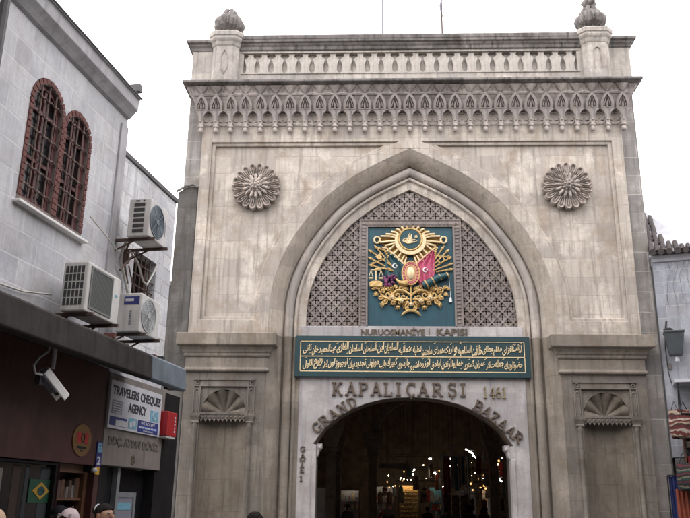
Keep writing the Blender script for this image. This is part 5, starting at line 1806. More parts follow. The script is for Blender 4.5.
# local frame: X along the wall, Y into the wall (so -Y faces the street)
hr = rt('low_house', 'low bluish grey house with snow-patched roof and scalloped eave tiles right of gate', 'building', 3, 0, 0)
RL = 9.0
w = plate([(0.05, 2.9), (RL, 2.9), (RL, 7.86), (0.05, 7.86)], [[(3.2, 5.2), (4.2, 5.2), (4.2, 6.9), (3.2, 6.9)]], 0.0, 0.35)
S_(w, hr, 'wall', 'wall_r')
S_(MB().box(0.05, RL, 0.36, 5.0, 0, 7.84), hr, 'rear_wall', 'room_dark')
S_(MB().box(3.15, 4.25, 0.2, 0.24, 5.15, 6.95), hr, 'window', 'glass_dark')
S_(MB().stepped(0.1, RL, -0.0, 0.5, [(0.0, 7.865), (0.05, 7.88), (0.07, 7.97), (0.12, 8.0), (0.12, 8.05), (0.0, 8.06)]), hr, 'cornice', 'sign_white', bevel=0.008)
# roof: a steep hip whose verge falls to the right, covered with white sheet and patches of tile
q = MB()
A0, B0, C0 = (0.02, -0.15, 8.09), (1.25, -0.15, 8.09), (0.06, 2.1, 10.1)
E0, D0 = (1.25, 2.1, 8.09), (0.02, 2.1, 8.09)
q.add([A0, B0, C0, E0, D0], [(0, 1, 2), (1, 3, 2), (0, 2, 4), (0, 4, 3, 1), (2, 3, 4)])
q.box(1.27, RL, -0.12, 5.0, 8.062, 8.16)
roof = S_(q, hr, 'roof', 'snow')
q = MB()
for k in range(34):                                       # scalloped ends of the eave tiles
    cx = 0.08 + k * 0.2
    q.tube([(cx, -0.27, 8.09), (cx, -0.05, 8.135)], [0.085, 0.08], 10)
    q.box(cx + 0.02, cx + 0.18, -0.2, -0.05, 8.058, 8.085)
S_(q, hr, 'eave_tiles', 'tile', roof)
q = MB()
slope = (Vector((0, 2.25, 2.01))).normalized()
nrm = Vector((0, -2.01, 2.25)).normalized()
def tile_at(x, t):
    p = Vector((x, -0.15, 8.09)) + slope * t + nrm * 0.02
    q.tube([p, p + slope * 0.26 + nrm * 0.02], [0.075, 0.06], 8)
for c in range(7):                                        # courses laid bare at the gate end, broken off unevenly
    x = 0.06 + c * 0.15
    lim = 3.0 * (1 - x / 1.2)
    t = 0.02
    stop = lim - 0.2 if c < 2 else (0.95, 0.5, 0.5, 0.26, 0.26)[c - 2]
    while t < stop:
        tile_at(x + random.uniform(-0.012, 0.012), t)
        t += 0.24
S_(q, hr, 'bare_tiles', 'tile', roof)

# shop opening below with a white awning edge
q = MB()
q.box(0.1, 0.28, -0.02, 0.3, 0, 2.88)
q.box(RL - 0.3, RL, -0.02, 0.3, 0, 2.88)
q.box(0.28, RL - 0.3, -0.02, 0.3, 2.6, 2.88)
S_(q, hr, 'shop_frame', 'eave_dark')
aw = rt('awning', 'white-edged steel awning frame over the souvenir stall', 'awning', 0.2, 0, 4.3)
q = MB()
q.box(0.22, 4.0, -0.75, -0.02, 4.62, 4.70)
S_(q, aw, 'shelf', 'sign_white', bevel=0.006)
q = MB()
for x in (0.3, 0.62, 1.6, 2.6):
    q.bar((x, -0.7, 4.61), (x, -0.03, 4.0), 0.03, 0.03, up=(1, 0, 0))
    q.bar((x, -0.7, 4.6), (x, -0.7, 3.86), 0.03, 0.03, up=(1, 0, 0))
q.bar((0.3, -0.7, 3.88), (4.0, -0.7, 3.88), 0.03, 0.03)
S_(q, aw, 'rails', 'black_iron')

lm = rt('floodlight', 'dark grey tapered floodlight box on the wall right of the gate', 'floodlight', 0.3, 0.3, 5.3)
q = MB()
q.loft([[(0.36 + a, -0.3 + b, z) for a, b in ((-w_, -d_), (w_, -d_), (w_, d_), (-w_, d_))] for w_, d_, z in ((0.14, 0.1, 5.34), (0.155, 0.115, 5.37), (0.225, 0.19, 5.9), (0.245, 0.21, 5.91), (0.245, 0.21, 5.955))], cap=True)
hs = S_(q, lm, 'housing', 'lantern', bevel=0.012)
q = MB()
q.tube([(0.2, -0.1, 6.0), (0.2, -0.02, 6.1), (0.24, 0.0, 6.3)], 0.02, 6)
q.box(0.22, 0.46, -0.13, -0.002, 5.96, 6.02)
q.ball((0.24, -0.3, 6.0), 0.12, 0.1, 0.06, 10)
S_(q, lm, 'bracket', 'black_iron')
q = MB().lathe([(0.03, 0.0), (0.06, -0.02), (0.065, -0.13), (0.04, -0.16)], (0.37, -0.3, 5.33), 12)
S_(q, lm, 'bulb_holder', 'sign_white', smooth=True)
q = MB().tube([(0.18, -0.02, 6.05), (0.14, -0.02, 5.6), (0.15, -0.02, 5.0), (0.2, -0.02, 4.7)], 0.012, 5)
S_(q, lm, 'cable', 'cable_dark')
q = MB().box(0.17, 0.23, -0.05, -0.002, 5.05, 5.2)
S_(q, lm, 'fuse_box', 'board')
dc = rt('creeper', 'bare thin creeper stems hanging down the grey wall under the eave', 'plant', 0.6, 0.02, 6.2)
q = MB()
for k in range(4):
    x = 0.42 + k * 0.17
    pts = []
    for i in range(8):
        pts.append((x + 0.06 * sin(i * 0.9 + k) - 0.01 * i, -0.03 - 0.01 * (i % 2), 7.85 - i * random.uniform(0.13, 0.22)))
    q.tube(pts, [0.005 - 0.0004 * i for i in range(8)], 4)
S_(q, dc, 'stem', 'tile')

# souvenir goods hanging at the stall
def stripes_mat(name, cols, axis='Z', scale=9.0):
    m, t, b = nodes_of(name)
    tcn = t.nodes.new('ShaderNodeTexCoord')
    sp = t.nodes.new('ShaderNodeSeparateXYZ')
    t.links.new(tcn.outputs['Object'], sp.inputs[0])
    mu = t.nodes.new('ShaderNodeMath')
    mu.operation = 'MULTIPLY_ADD'
    mu.inputs[1].default_value = scale
    t.links.new(sp.outputs[axis], mu.inputs[0])
    t.links.new(_noise(t, tcn.outputs['Object'], 4, 2), mu.inputs[2])
    fr_ = t.nodes.new('ShaderNodeMath')
    fr_.operation = 'FRACT'
    t.links.new(mu.outputs[0], fr_.inputs[0])
    r = t.nodes.new('ShaderNodeValToRGB')
    r.color_ramp.interpolation = 'CONSTANT'
    el = r.color_ramp.elements
    for k, c in enumerate(cols):
        e = el[k] if k < 2 else el.new(k / len(cols))
        e.position = k / len(cols)
        e.color = c4(c)
    t.links.new(fr_.outputs[0], r.inputs['Fac'])
    sp2 = _ramp(t, _noise(t, tcn.outputs['Object'], 26, 3, 0.7), 0.45, 0.6)
    col = _mix(t, 0.5, r.outputs['Color'], _mix(t, sp2, (0.3, 0.2, 0.16), (0.9, 0.8, 0.7)), 'MULTIPLY')
    t.links.new(col, b.inputs['Base Color'])
    b.inputs['Roughness'].default_value = 0.9
    return m
M['kilim'] = stripes_mat('kilim_red_cream', [(0.4, 0.36, 0.31), (0.12, 0.025, 0.025), (0.06, 0.018, 0.018), (0.32, 0.27, 0.21), (0.13, 0.03, 0.025)], 'Z', 3.6)
M['kilim_dark'] = stripes_mat('kilim_dark', [(0.015, 0.015, 0.018), (0.02, 0.02, 0.02), (0.12, 0.02, 0.03), (0.02, 0.02, 0.024), (0.014, 0.05, 0.045), (0.16, 0.14, 0.1)], 'Z', 5.0)
M['cloth_blue'] = mat('blue_cloth', (0.016, 0.026, 0.12), (0.012, 0.018, 0.07), 5, 0.9)
M['cloth_orange'] = mat('orange_cloth', (0.24, 0.055, 0.025), (0.13, 0.028, 0.015), 6, 0.9)
M['cloth_red'] = mat('red_cloth', (0.3, 0.03, 0.03), (0.18, 0.02, 0.02), 6, 0.9)
M['cloth_teal'] = mat('teal_cloth', (0.06, 0.15, 0.16), (0.03, 0.08, 0.09), 6, 0.9)
M['cloth_grey'] = mat('grey_cloth', (0.3, 0.3, 0.31), (0.18, 0.18, 0.19), 6, 0.9)
M['cloth_cream'] = mat('cream_cloth', (0.36, 0.31, 0.25), (0.22, 0.19, 0.15), 6, 0.9)

def bag_mesh(cx, cy, z0, z1, w, d, strap):
    m = MB()
    rings = []
    H = z1 - z0
    for t, k, dd in ((0, 0.72, 0.5), (0.05, 0.9, 0.9), (0.3, 1.03, 1.1), (0.6, 1.0, 1.0), (0.9, 0.94, 0.55), (1.0, 0.9, 0.2)):
        rings.append([(cx + w / 2 * k * max(-1, min(1, 1.25 * cos(a))), cy + d / 2 * dd * sin(a), z0 + H * t + 0.015 * sin(3 * a)) for a in [2 * pi * j / 20 for j in range(20)]])
    m.loft(rings, cap=True)
    if strap:
        m.tube([(cx - w * 0.36, cy, z1 - 0.02), (cx - w * 0.2, cy, z1 + strap * 0.8), (cx, cy, z1 + strap), (cx + w * 0.2, cy, z1 + strap * 0.8), (cx + w * 0.36, cy, z1 - 0.02)], 0.014, 6)
    return m
for k, (x, o, z0, z1, w_, lab, mt) in enumerate((
        (0.26, 0.62, 3.3, 3.98, 0.5, 'red and cream kilim bag hanging nearest the gate, over the dark bag', 'kilim'),
        (0.80, 0.68, 3.22, 3.96, 0.52, 'red and cream kilim bag second from the gate at the stall', 'kilim'),
        (0.30, 0.66, 2.1, 2.72, 0.5, 'dark striped woven bag hanging below the kilim bag nearest the gate', 'kilim_dark'),
        (0.86, 0.6, 2.2, 2.95, 0.5, 'dark striped bag farther from the gate over the stall', 'kilim_dark'))):
    t = rt('hanging_bag', lab, 'bag', x, o, z0, 'bags hanging at the stall')
    S_(bag_mesh(x, -o, z0, z1, w_, 0.24, 0), t, 'body', mt, smooth=True)
    q = MB().tube([(x - w_ * 0.36, -o, z1 - 0.02), (x - 0.1, -o, z1 + 0.2), (x, -0.69, 3.9 if z0 > 3 else z1 + 0.3), (x + 0.1, -o, z1 + 0.2), (x + w_ * 0.36, -o, z1 - 0.02)], 0.013, 6)
    S_(q, t, 'strap', 'cable_dark')
def cloth(t, x0, x1, o, z0, z1, mt, name='fabric', folds=3, st_=None):
    m = MB()
    n, r = 14, 6
    f, b = [], []
    for i in range(r + 1):
        z = z0 + (z1 - z0) * i / r
        f.append([(x0 + (x1 - x0) * k / n, -o + 0.03 * sin(folds * 2 * pi * k / n + 0.3 * i), z + 0.012 * sin(k * 1.3)) for k in range(n + 1)])
        b.append([(p[0], p[1] + 0.02, p[2]) for p in f[-1]])
    m.loft(f, closed=False)
    m.loft(b, closed=False)
    for e in (0, -1):
        m.loft([[f[i][e] for i in range(r + 1)], [b[i][e] for i in range(r + 1)]], closed=False)
        m.loft([f[e], b[e]], closed=False)
    return S_(m, t, name, mt, smooth=True)
for x0, x1, o, z0, z1, mt, lab in ((-0.12, 0.1, 0.45, 1.2, 2.44, 'cloth_blue', 'blue cloth hanging at the gate end of the stall'),
                                   (0.0, 0.28, 0.52, 0.9, 2.14, 'cloth_orange', 'orange cloth hanging in front of the blue one at the stall'),
                                   (0.3, 0.55, 0.5, 0.9, 2.1, 'cloth_red', 'dark red cloth hanging beside the orange one'),
                                   (0.58, 1.0, 0.46, 0.8, 2.35, 'cloth_cream', 'cream cloth hanging right of the dark red one')):
    t = rt('hanging_cloth', lab, 'cloth', x0, o, z0, 'cloths hanging at the stall')
    cloth(t, x0, x1, o, z0, z1, mt)
rk = rt('cloth_rail', 'dark rail on posts carrying the cloths of the stall', 'rail', 0.5, 0.45, 0)
q = MB()
q.bar((-0.15, -0.48, 2.46), (2.0, -0.48, 2.46), 0.03, 0.03)
for x in (-0.15, 1.1, 2.0):
    q.bar((x, -0.48, 0), (x, -0.48, 2.44), 0.035, 0.035, up=(1, 0, 0))
S_(q, rk, 'frame', 'black_iron')
gdn = rt('goods_shelf', 'shelf of small colourful souvenirs inside the stall', 'shelf', 1.2, 0.25, 0)
q = MB()
for z in (2.7, 3.1, 3.5):
    q.box(0.3, 2.6, -0.35, -0.03, z, z + 0.03)
for x in (0.3, 1.45, 2.57):
    q.box(x, x + 0.03, -0.34, -0.035, 0.0, 3.52)
S_(q, gdn, 'frame', 'wood')
q = MB()
for z in (2.731, 3.131):
    x = 0.36
    while x < 2.5:
        w_ = random.uniform(0.06, 0.14)
        if not (1.35 < x < 1.5):
            q.box(x, x + w_, -0.3, -0.12, z, z + random.uniform(0.1, 0.26), random.randrange(5))
        x += w_ + 0.015
S_(q, gdn, 'souvenirs', ['cloth_red', 'cloth_teal', 'cloth_cream', 'cloth_orange', 'flag_green'])
tag(gdn.children[-1], kind='stuff')

# ================================================================== INSIDE THE BAZAAR
M['lamp'] = emit('fluorescent_lamp', (1.0, 0.93, 0.82), 24.0)
M['lamp_warm'] = emit('warm_lamp', (1.0, 0.72, 0.4), 26.0)
M['lamp_shop'] = emit('shop_lamp', (1.0, 0.95, 0.82), 14.0)
hall = thing('bazaar_hall', 'dim vaulted bazaar hall with arches seen through the gate', 'building', (0, 1.65, 0))
HX, HY = 5.2, 18.6
q = MB()
q.box(-HX - 0.3, -HX, -0.5, HY, 0, 7.5)
q.build('wall', 'vault', hall)
MB().box(HX, HX + 0.3, -0.5, HY, 0, 7.5).build('wall', 'vault', hall)
q = MB()
prof = [(HX * cos(a), 4.4 + 2.6 * sin(a)) for a in [pi * k / 24 for k in range(25)]]
q.loft([[(x, y, z) for x, z in prof] for y in (-0.5, HY)], closed=False)
q.loft([[(x * 1.05, y, z + 0.25) for x, z in prof] for y in (-0.5, HY)], closed=False)
q.build('vault', 'vault', hall)
MB().box(-HX - 0.3, HX + 0.3, -0.52, HY + 1.6, 7.5, 7.6).build('ceiling', 'vault', hall)
OPEN = [(-2.72, -1.72, 2.35), (-1.16, 0.0, 2.55), (0.13, 1.21, 2.62), (1.6, 2.4, 2.55), (3.0, 3.9, 2.5), (4.15, 4.6, 2.45), (-4.6, -3.1, 2.4)]
ew = plate([(-HX, 0), (HX, 0), (HX, 7.4), (-HX, 7.4)], [[(a, 0.35), (b, 0.35), (b, z), (a, z)] for a, b, z in OPEN], HY - 0.3, HY)
ew.build('end_wall', 'vault', hall)
MB().box(-HX, HX, HY + 1.4, HY + 1.5, 0, 7.4).build('back_wall', 'room_dark', hall)
for a, b, z in OPEN:
    pass
# pillars with flaring capitals, carrying ribs
for px in (-2.38, -1.05, 3.35):
    for py in (8.2,) if px > -2 and px < 0 else (4.6, 8.2):
        pm = MB()
        pm.stepped(px - 0.15, px + 0.15, py - 0.15, py + 0.15, [(0.05, 0), (0.05, 0.3), (0.0, 0.34), (0.0, 3.3)])
        pm2 = MB()
        for z, o in ((0, 0),):
            rings = [[(px + a * (0.15 + o2), py + b * (0.15 + o2), zz) for a, b in ((-1, -1), (1, -1), (1, 1), (-1, 1))] for o2, zz in ((0.0, 3.302), (0.05, 3.36), (0.05, 3.42), (0.02, 3.46), (0.12, 3.75), (0.2, 3.95), (0.24, 4.0), (0.24, 4.2))]
            pm2.loft(rings, cap=True)
        pil = pm.build('pillar', 'rib', hall)
        pm2.build('capital', 'rib', pil, bevel=0.01)
for py in (2.4, 4.6, 8.2, 12.4):
    r = MB()
    n = 24
    rings = []
    for k in range(n + 1):
        a = pi * k / n
        c_, s_ = cos(a), sin(a)
        rings.append([(x_ * c_, yy, 4.2 + z_ * s_) for x_, z_, yy in ((5.1, 2.75, py - 0.2), (4.85, 2.35, py - 0.2), (4.85, 2.35, py + 0.2), (5.1, 2.75, py + 0.2))])
    r.loft(rings)
    r.build('rib_arch', 'rib', hall)
for xa, xb, py in ((-2.38, -1.05, 8.2), (-5.0, -2.38, 8.2), (-1.05, 3.35, 8.2), (-5.0, -2.38, 4.6)):
    c_, w_ = (xa + xb) / 2, (xb - xa) / 2
    hgt = min(1.5, w_ * 1.1)
    r = MB()
    r.loft([[(c_ + w_ * k * cos(a), yy, 4.2 + hgt * k2 * sin(a)) for k, k2, yy in ((1.0, 1.0, py - 0.14), (0.9, 0.88, py - 0.14), (0.9, 0.88, py + 0.14), (1.0, 1.0, py + 0.14))] for a in [pi * j / 16 for j in range(17)]])
    r.build('rib_arch', 'rib', hall)
q = MB()
q.box(-0.8, 0.3, 8.1, 8.3, 2.95, 3.12)
q.box(-4.6, -2.6, 8.0, 8.2, 2.9, 3.05)
q.build('lintel', 'rib', hall)
# shop fronts along the end and the left side
def shopfront(label, x0, x1, z1, backmat, lampmat, style):
    t = thing('lit_shop_window', label, 'shop window', ((x0 + x1) / 2, 1.65 + HY - 0.34, 0), 0, 'lit shop windows inside the bazaar')
    c_ = (x0 + x1) / 2
    w_ = (x1 - x0) / 2
    q = plate([(-w_ - 0.05, 0.3), (w_ + 0.05, 0.3), (w_ + 0.05, z1 + 0.06), (-w_ - 0.05, z1 + 0.06)], [[(-w_ + 0.02, 0.4), (w_ - 0.02, 0.4), (w_ - 0.02, z1 - 0.02), (-w_ + 0.02, z1 - 0.02)]], -0.03, 0.02)
    q.build('frame', 'wood', t)
    MB().box(-w_, w_, 1.0, 1.03, 0.36, z1 - 0.03).build('back_panel', backmat, t)
    MB().tube([(-w_ * 0.8, 0.55, z1 + 0.12), (w_ * 0.8, 0.55, z1 + 0.12)], 0.035, 8).build('lamp', lampmat, t)
    g_ = MB()
    if style == 'jewels':
        for zr in range(9):
            z = 0.7 + zr * 0.2
            g_.box(-w_ + 0.03, w_ - 0.03, 0.55 + 0.02 * zr, 0.95, z, z + 0.015, 1)
            for k in range(12):
                x = -w_ + 0.1 + (2 * w_ - 0.2) * (k + random.random() * 0.7) / 12
                g_.ball((x, 0.6 + 0.02 * zr, z + 0.06), random.uniform(0.015, 0.035), None, random.uniform(0.03, 0.06), 7, 0)
        g_.build('jewellery', ['gold', 'wood'], t)
    else:
        for zr, z in enumerate((0.5, 0.95, 1.4, 1.85)):
            g_.box(-w_ + 0.03, w_ - 0.03, 0.6, 0.95, z, z + 0.02, 3)
            x = -w_ + 0.06
            while x < w_ - 0.12:
                bw_ = random.uniform(0.04, 0.13)
                g_.box(x, x + bw_, 0.62, 0.8, z + 0.021, z + random.uniform(0.12, 0.38), random.randrange(6))
                x += bw_ + random.uniform(0.01, 0.05)
        for k in range(5):
            x = -w_ + 0.1 + (2 * w_ - 0.2) * k / 5
            g_.ball((x + 0.05, 0.35, random.uniform(0.9, 1.5)), random.uniform(0.05, 0.09), None, random.uniform(0.08, 0.2), 9, random.randrange(6))
        g_.build('goods', ['cloth_cream', 'cloth_grey', 'board', 'wood', 'cloth_red', 'gold'], t)
    return t
shopfront('small pale lit shop window behind the left pillar in the bazaar', -2.68, -1.76, 2.32, 'board', 'lamp_shop', 'goods')
shopfront('lit shop window between the two pillars in the bazaar', -1.12, -0.04, 2.52, 'board', 'lamp_shop', 'goods')
shopfront('golden jewellery window glowing in the middle of the bazaar', 0.17, 1.17, 2.6, 'gold', 'lamp_warm', 'jewels')
shopfront('greenish lit doorway right of the jewellery window', 1.64, 2.36, 2.52, 'cloth_teal', 'lamp_shop', 'goods')
shopfront('narrow lit shop window at the far right end of the bazaar', 4.18, 4.58, 2.42, 'cloth_cream', 'lamp_warm', 'goods')

def tube_lamp(label, x, y, z, L=0.5, a=0.5, dz=-0.12, warm=False):
    t = thing('hanging_lamp', label, 'lamp', (x, y, z), a, 'lamps hanging in the bazaar hall')
    MB().box(-L / 2, L / 2, -0.05, 0.05, 0.035, 0.06).build('fitting', 'steel', t)
    MB().tube([(-L / 2 + 0.02, 0, 0.0 - dz / 2), (L / 2 - 0.02, 0, dz / 2)], 0.024, 8).build('tube', 'lamp_warm' if warm else 'lamp', t)
    MB().tube([(0, 0, 0.06), (0, 0, 6.2 - z)], 0.008, 5).build('cord', 'cable_dark', t)
tube_lamp('hanging lamp left of the scarves, over the middle aisle', 1.33, 14.0, 3.52, 0.16, 0.0, 0.0)
tube_lamp('small hanging lamp just above the scarves', 2.12, 14.0, 3.53, 0.18, 0.0, 0.0)
tube_lamp('slanting tube lamp right of the scarves, the highest lamp', 2.98, 14.0, 3.84, 0.36, 0.0, -0.2)
tube_lamp('slanting tube lamp right of the scarves, just below the highest lamp', 3.2, 13.6, 3.56, 0.34, 0.0, -0.22)
tube_lamp('slanting tube lamp above the greenish doorway', 1.45, 14.0, 2.98, 0.42, 0.0, -0.22)
tube_lamp('slanting tube lamp far to the right by the narrow window', 4.05, 13.4, 2.75, 0.3, 0.0, -0.26)
tube_lamp('upper bulb of the pair over the jewellery window', 0.66, 14.0, 3.08, 0.1, 0, 0)
tube_lamp('lower bulb of the pair over the jewellery window', 0.62, 14.2, 2.9, 0.1, 0, 0)
tube_lamp('thin tube lamp over the window behind the left pillar', -2.5, 12.5, 2.5, 0.35, 0, 0)
for k in range(6):
    tube_lamp('row of small lamps above the jewellery display', 0.2 + k * 0.17, 18.6, 2.78, 0.06, 0, 0, False)
# scarves hung from a high rail
sr = thing('scarf_rail', 'high rail with a lattice top on which the long scarves hang', 'rail', (1.95, 10.0, 0))
q = MB().bar((-0.5, 0, 3.42), (0.5, 0, 3.42), 0.03, 0.03)
q.bar((-0.48, 0, 0), (-0.48, 0, 3.4), 0.035, 0.035, up=(1, 0, 0))
q.bar((0.48, 0, 0), (0.48, 0, 3.4), 0.035, 0.035, up=(1, 0, 0))
for k in range(5):
    q.bar((-0.16 + k * 0.08, 0.02, 3.44), (-0.16 + k * 0.08, 0.02, 3.95), 0.015, 0.015, up=(1, 0, 0))
q.bar((-0.18, 0.02, 3.72), (0.18, 0.02, 3.72), 0.015, 0.015)
q.build('frame', 'steel', sr)
SCV = [('cloth_orange', 'orange scarf, leftmost on the high rail', 1.9), ('cloth_red', 'dark red scarf between the orange and grey scarves', 2.1), ('cloth_grey', 'grey scarf between dark red and teal on the high rail', 2.3),
       ('cloth_teal', 'teal scarf in the middle of the high rail', 2.2), ('cloth_cream', 'cream scarf right of the teal one', 2.3), ('cloth_teal', 'teal scarf, rightmost on the high rail', 2.4)]
def scarf(i, mt, lab, z0):
    x0 = 1.55 + i * 0.13
    t = thing('scarf', lab, 'scarf', (x0, 9.94, z0), 0, 'scarves hanging on the high rail')
    m = MB()
    n, r = 8, 8
    f, b = [], []
    for j in range(r + 1):
        z = (3.40 - z0) * j / r
        f.append([(0.115 * k / n + 0.01 * sin(j), -0.02 + 0.02 * sin(2 * pi * k / n * 1.5 + j * 0.3), z) for k in range(n + 1)])
        b.append([(x, y + 0.015, zz) for x, y, zz in f[-1]])
    m.loft(f, closed=False)
    m.loft(b, closed=False)
    for e in (0, -1):
        m.loft([[f[j][e] for j in range(r + 1)], [b[j][e] for j in range(r + 1)]], closed=False)
        m.loft([f[e], b[e]], closed=False)
    m.build('fabric', mt, t, smooth=True)
for i, (mt, lab, z0) in enumerate(SCV):
    scarf(i, mt, lab, z0)
tb = thing('brown_bag_stack', 'pile of brown leather bags hanging below the scarves', 'bags', (1.95, 9.9, 1.2))
q = MB()
for k in range(9):
    x, z = -0.3 + 0.3 * (k % 3), 0.0 + 0.28 * (k // 3)
    b_ = bag_mesh(x, -0.05 - 0.03 * (k % 2), z, z + 0.26, 0.26, 0.14, 0)
    q.add(b_.v, b_.f)
q.build('bags', 'wood', tb, smooth=True)
q = MB().bar((-0.5, 0.1, 0.9), (0.5, 0.1, 0.9), 0.02, 0.02)
q.build('hook_rail', 'steel', tb)

M['bulb_soft'] = emit('amber_bulb', (1.0, 0.55, 0.2), 1.6)
M['bulb'] = emit('warm_bulb', (1.0, 0.72, 0.4), 60.0)
bulbs = [(random.uniform(-1.2, 4.2), random.uniform(11.5, 19.4), random.uniform(2.3, 3.5)) for _ in range(56)]
for x, y, z in bulbs:
    t = thing('hanging_bulb', 'small warm bulb hanging on a cord among the others in the bazaar hall', 'lamp', (x, y, z), 0, 'small warm bulbs hanging in the bazaar hall')
    soft = random.random() < 0.5
    r_ = random.choice((0.03, 0.04)) if soft else random.choice((0.012, 0.016, 0.022))
    MB().ball((0, 0, 0), r_, r_, r_ * 1.3, 8).build('bulb', 'bulb_soft' if soft else 'bulb', t)
    MB().tube([(0, 0, r_), (0, 0, 6.0 - z)], 0.006, 4).build('cord', 'cable_dark', t)
GM = ['cloth_orange', 'cloth_red', 'cloth_cream', 'cloth_teal', 'wood', 'kilim', 'coat_brown_goods', 'cloth_grey']
M['coat_brown_goods'] = mat('brown_leather', (0.12, 0.06, 0.03), (0.06, 0.03, 0.018), 6, 0.6)
gl = [(2.75 + 0.28 * (k % 6), 11.5 + 0.9 * (k // 6), 1.5 + 0.45 * ((k * 7) % 4)) for k in range(18)]
gl += [(0.1 + 0.3 * (k % 9), 12.6 + 1.3 * (k // 9), 1.75 + 0.5 * ((k * 5) % 3)) for k in range(18)]
gl += [(-0.75 + 0.2 * k, 14.8, 1.7 + 0.3 * (k % 2)) for k in range(4)] + [(1.25 + 0.14 * k, 16.5, 1.8) for k in range(3)]
for k, (x, y, z) in enumerate(gl):
    t = thing('hanging_garment', 'folded garment on display in the dim right half of the bazaar hall' if x > 2 else 'folded garment on display before the middle windows of the bazaar hall', 'garment', (x, y, z), 0,
              'garments hanging on the right in the bazaar' if x > 2 else 'garments hanging in the middle of the bazaar')
    m = MB()
    w2, h2 = random.uniform(0.16, 0.24), random.uniform(0.4, 0.7)
    rings = []
    for zz, kx, ky in ((0, 0.9, 1.0), (0.1, 1.0, 1.1), (0.5, 0.85, 0.9), (0.85, 1.0, 0.8), (0.95, 0.5, 0.6), (1.0, 0.2, 0.4)):
        rings.append([(w2 / 2 * kx * cos(a) * (1 + 0.12 * sin(3 * a)), 0.06 * ky * sin(a) * (1 + 0.2 * sin(5 * a)), zz * h2) for a in [2 * pi * j / 16 for j in range(16)]])
    m.loft(rings, cap=True)
    m.build('fabric', GM[k % len(GM)], t, smooth=True)
    MB().tube([(0, 0, h2), (0, 0, h2 + 0.06), (0.03, 0, h2 + 0.1), (0.0, 0, h2 + 0.13)], 0.006, 4).build('hook', 'steel', t)
hr_ = thing('display_rails', 'dark rails from which the goods hang in the bazaar hall', 'rail', (3.4, 12.0, 0))
q = MB()
for z in (2.5, 3.0, 3.5):
    for y in (0.6, 1.9):
        q.bar((-3.5, y, z + 0.1), (-0.6, y, z + 0.1), 0.02, 0.02)
for k in range(3):
    for z in (1.5, 1.95, 2.4, 2.85):
        q.bar((-0.75, -0.5 + 0.9 * k, z + 0.62), (1.0, -0.5 + 0.9 * k, z + 0.62), 0.02, 0.02)
    for x in (-0.75, 1.0):
        q.bar((x, -0.5 + 0.9 * k, 0), (x, -0.5 + 0.9 * k, 3.6), 0.03, 0.03, up=(1, 0, 0))
q.build('frame', 'black_iron', hr_)

# ================================================================== PEOPLE
M['skin'] = mat('skin', (0.42, 0.24, 0.16), (0.36, 0.19, 0.13), 8, 0.55, var=0.1)
M['hair_dark'] = mat('dark_hair', (0.01, 0.008, 0.008), (0.022, 0.017, 0.014), 45, 0.8, bump=0.9, spec=0.2)
M['hair_brown'] = mat('brown_hair', (0.035, 0.022, 0.015), (0.015, 0.01, 0.008), 45, 0.8, bump=0.9, spec=0.2)
M['coat_black'] = mat('black_coat', (0.014, 0.014, 0.016), (0.009, 0.009, 0.01), 6, 0.95, spec=0.15)
M['coat_brown'] = mat('brown_coat', (0.09, 0.05, 0.03), (0.06, 0.035, 0.02), 6, 0.9)
M['coat_grey'] = mat('grey_coat', (0.12, 0.12, 0.13), (0.08, 0.08, 0.085), 6, 0.9)
M['scarf_pale'] = mat('pale_headscarf', (0.5, 0.42, 0.42), (0.38, 0.28, 0.29), 6, 0.85)
M['scarf_beige'] = mat('beige_headscarf', (0.55, 0.4, 0.28), (0.45, 0.3, 0.2), 6, 0.85)
M['jeans'] = mat('dark_trousers', (0.025, 0.03, 0.045), (0.018, 0.02, 0.03), 6, 0.9)
M['eye'] = mat('eye_dark', (0.012, 0.01, 0.01), None, 5, 0.3)
M['lips'] = mat('lips', (0.3, 0.09, 0.08), None, 5, 0.5)

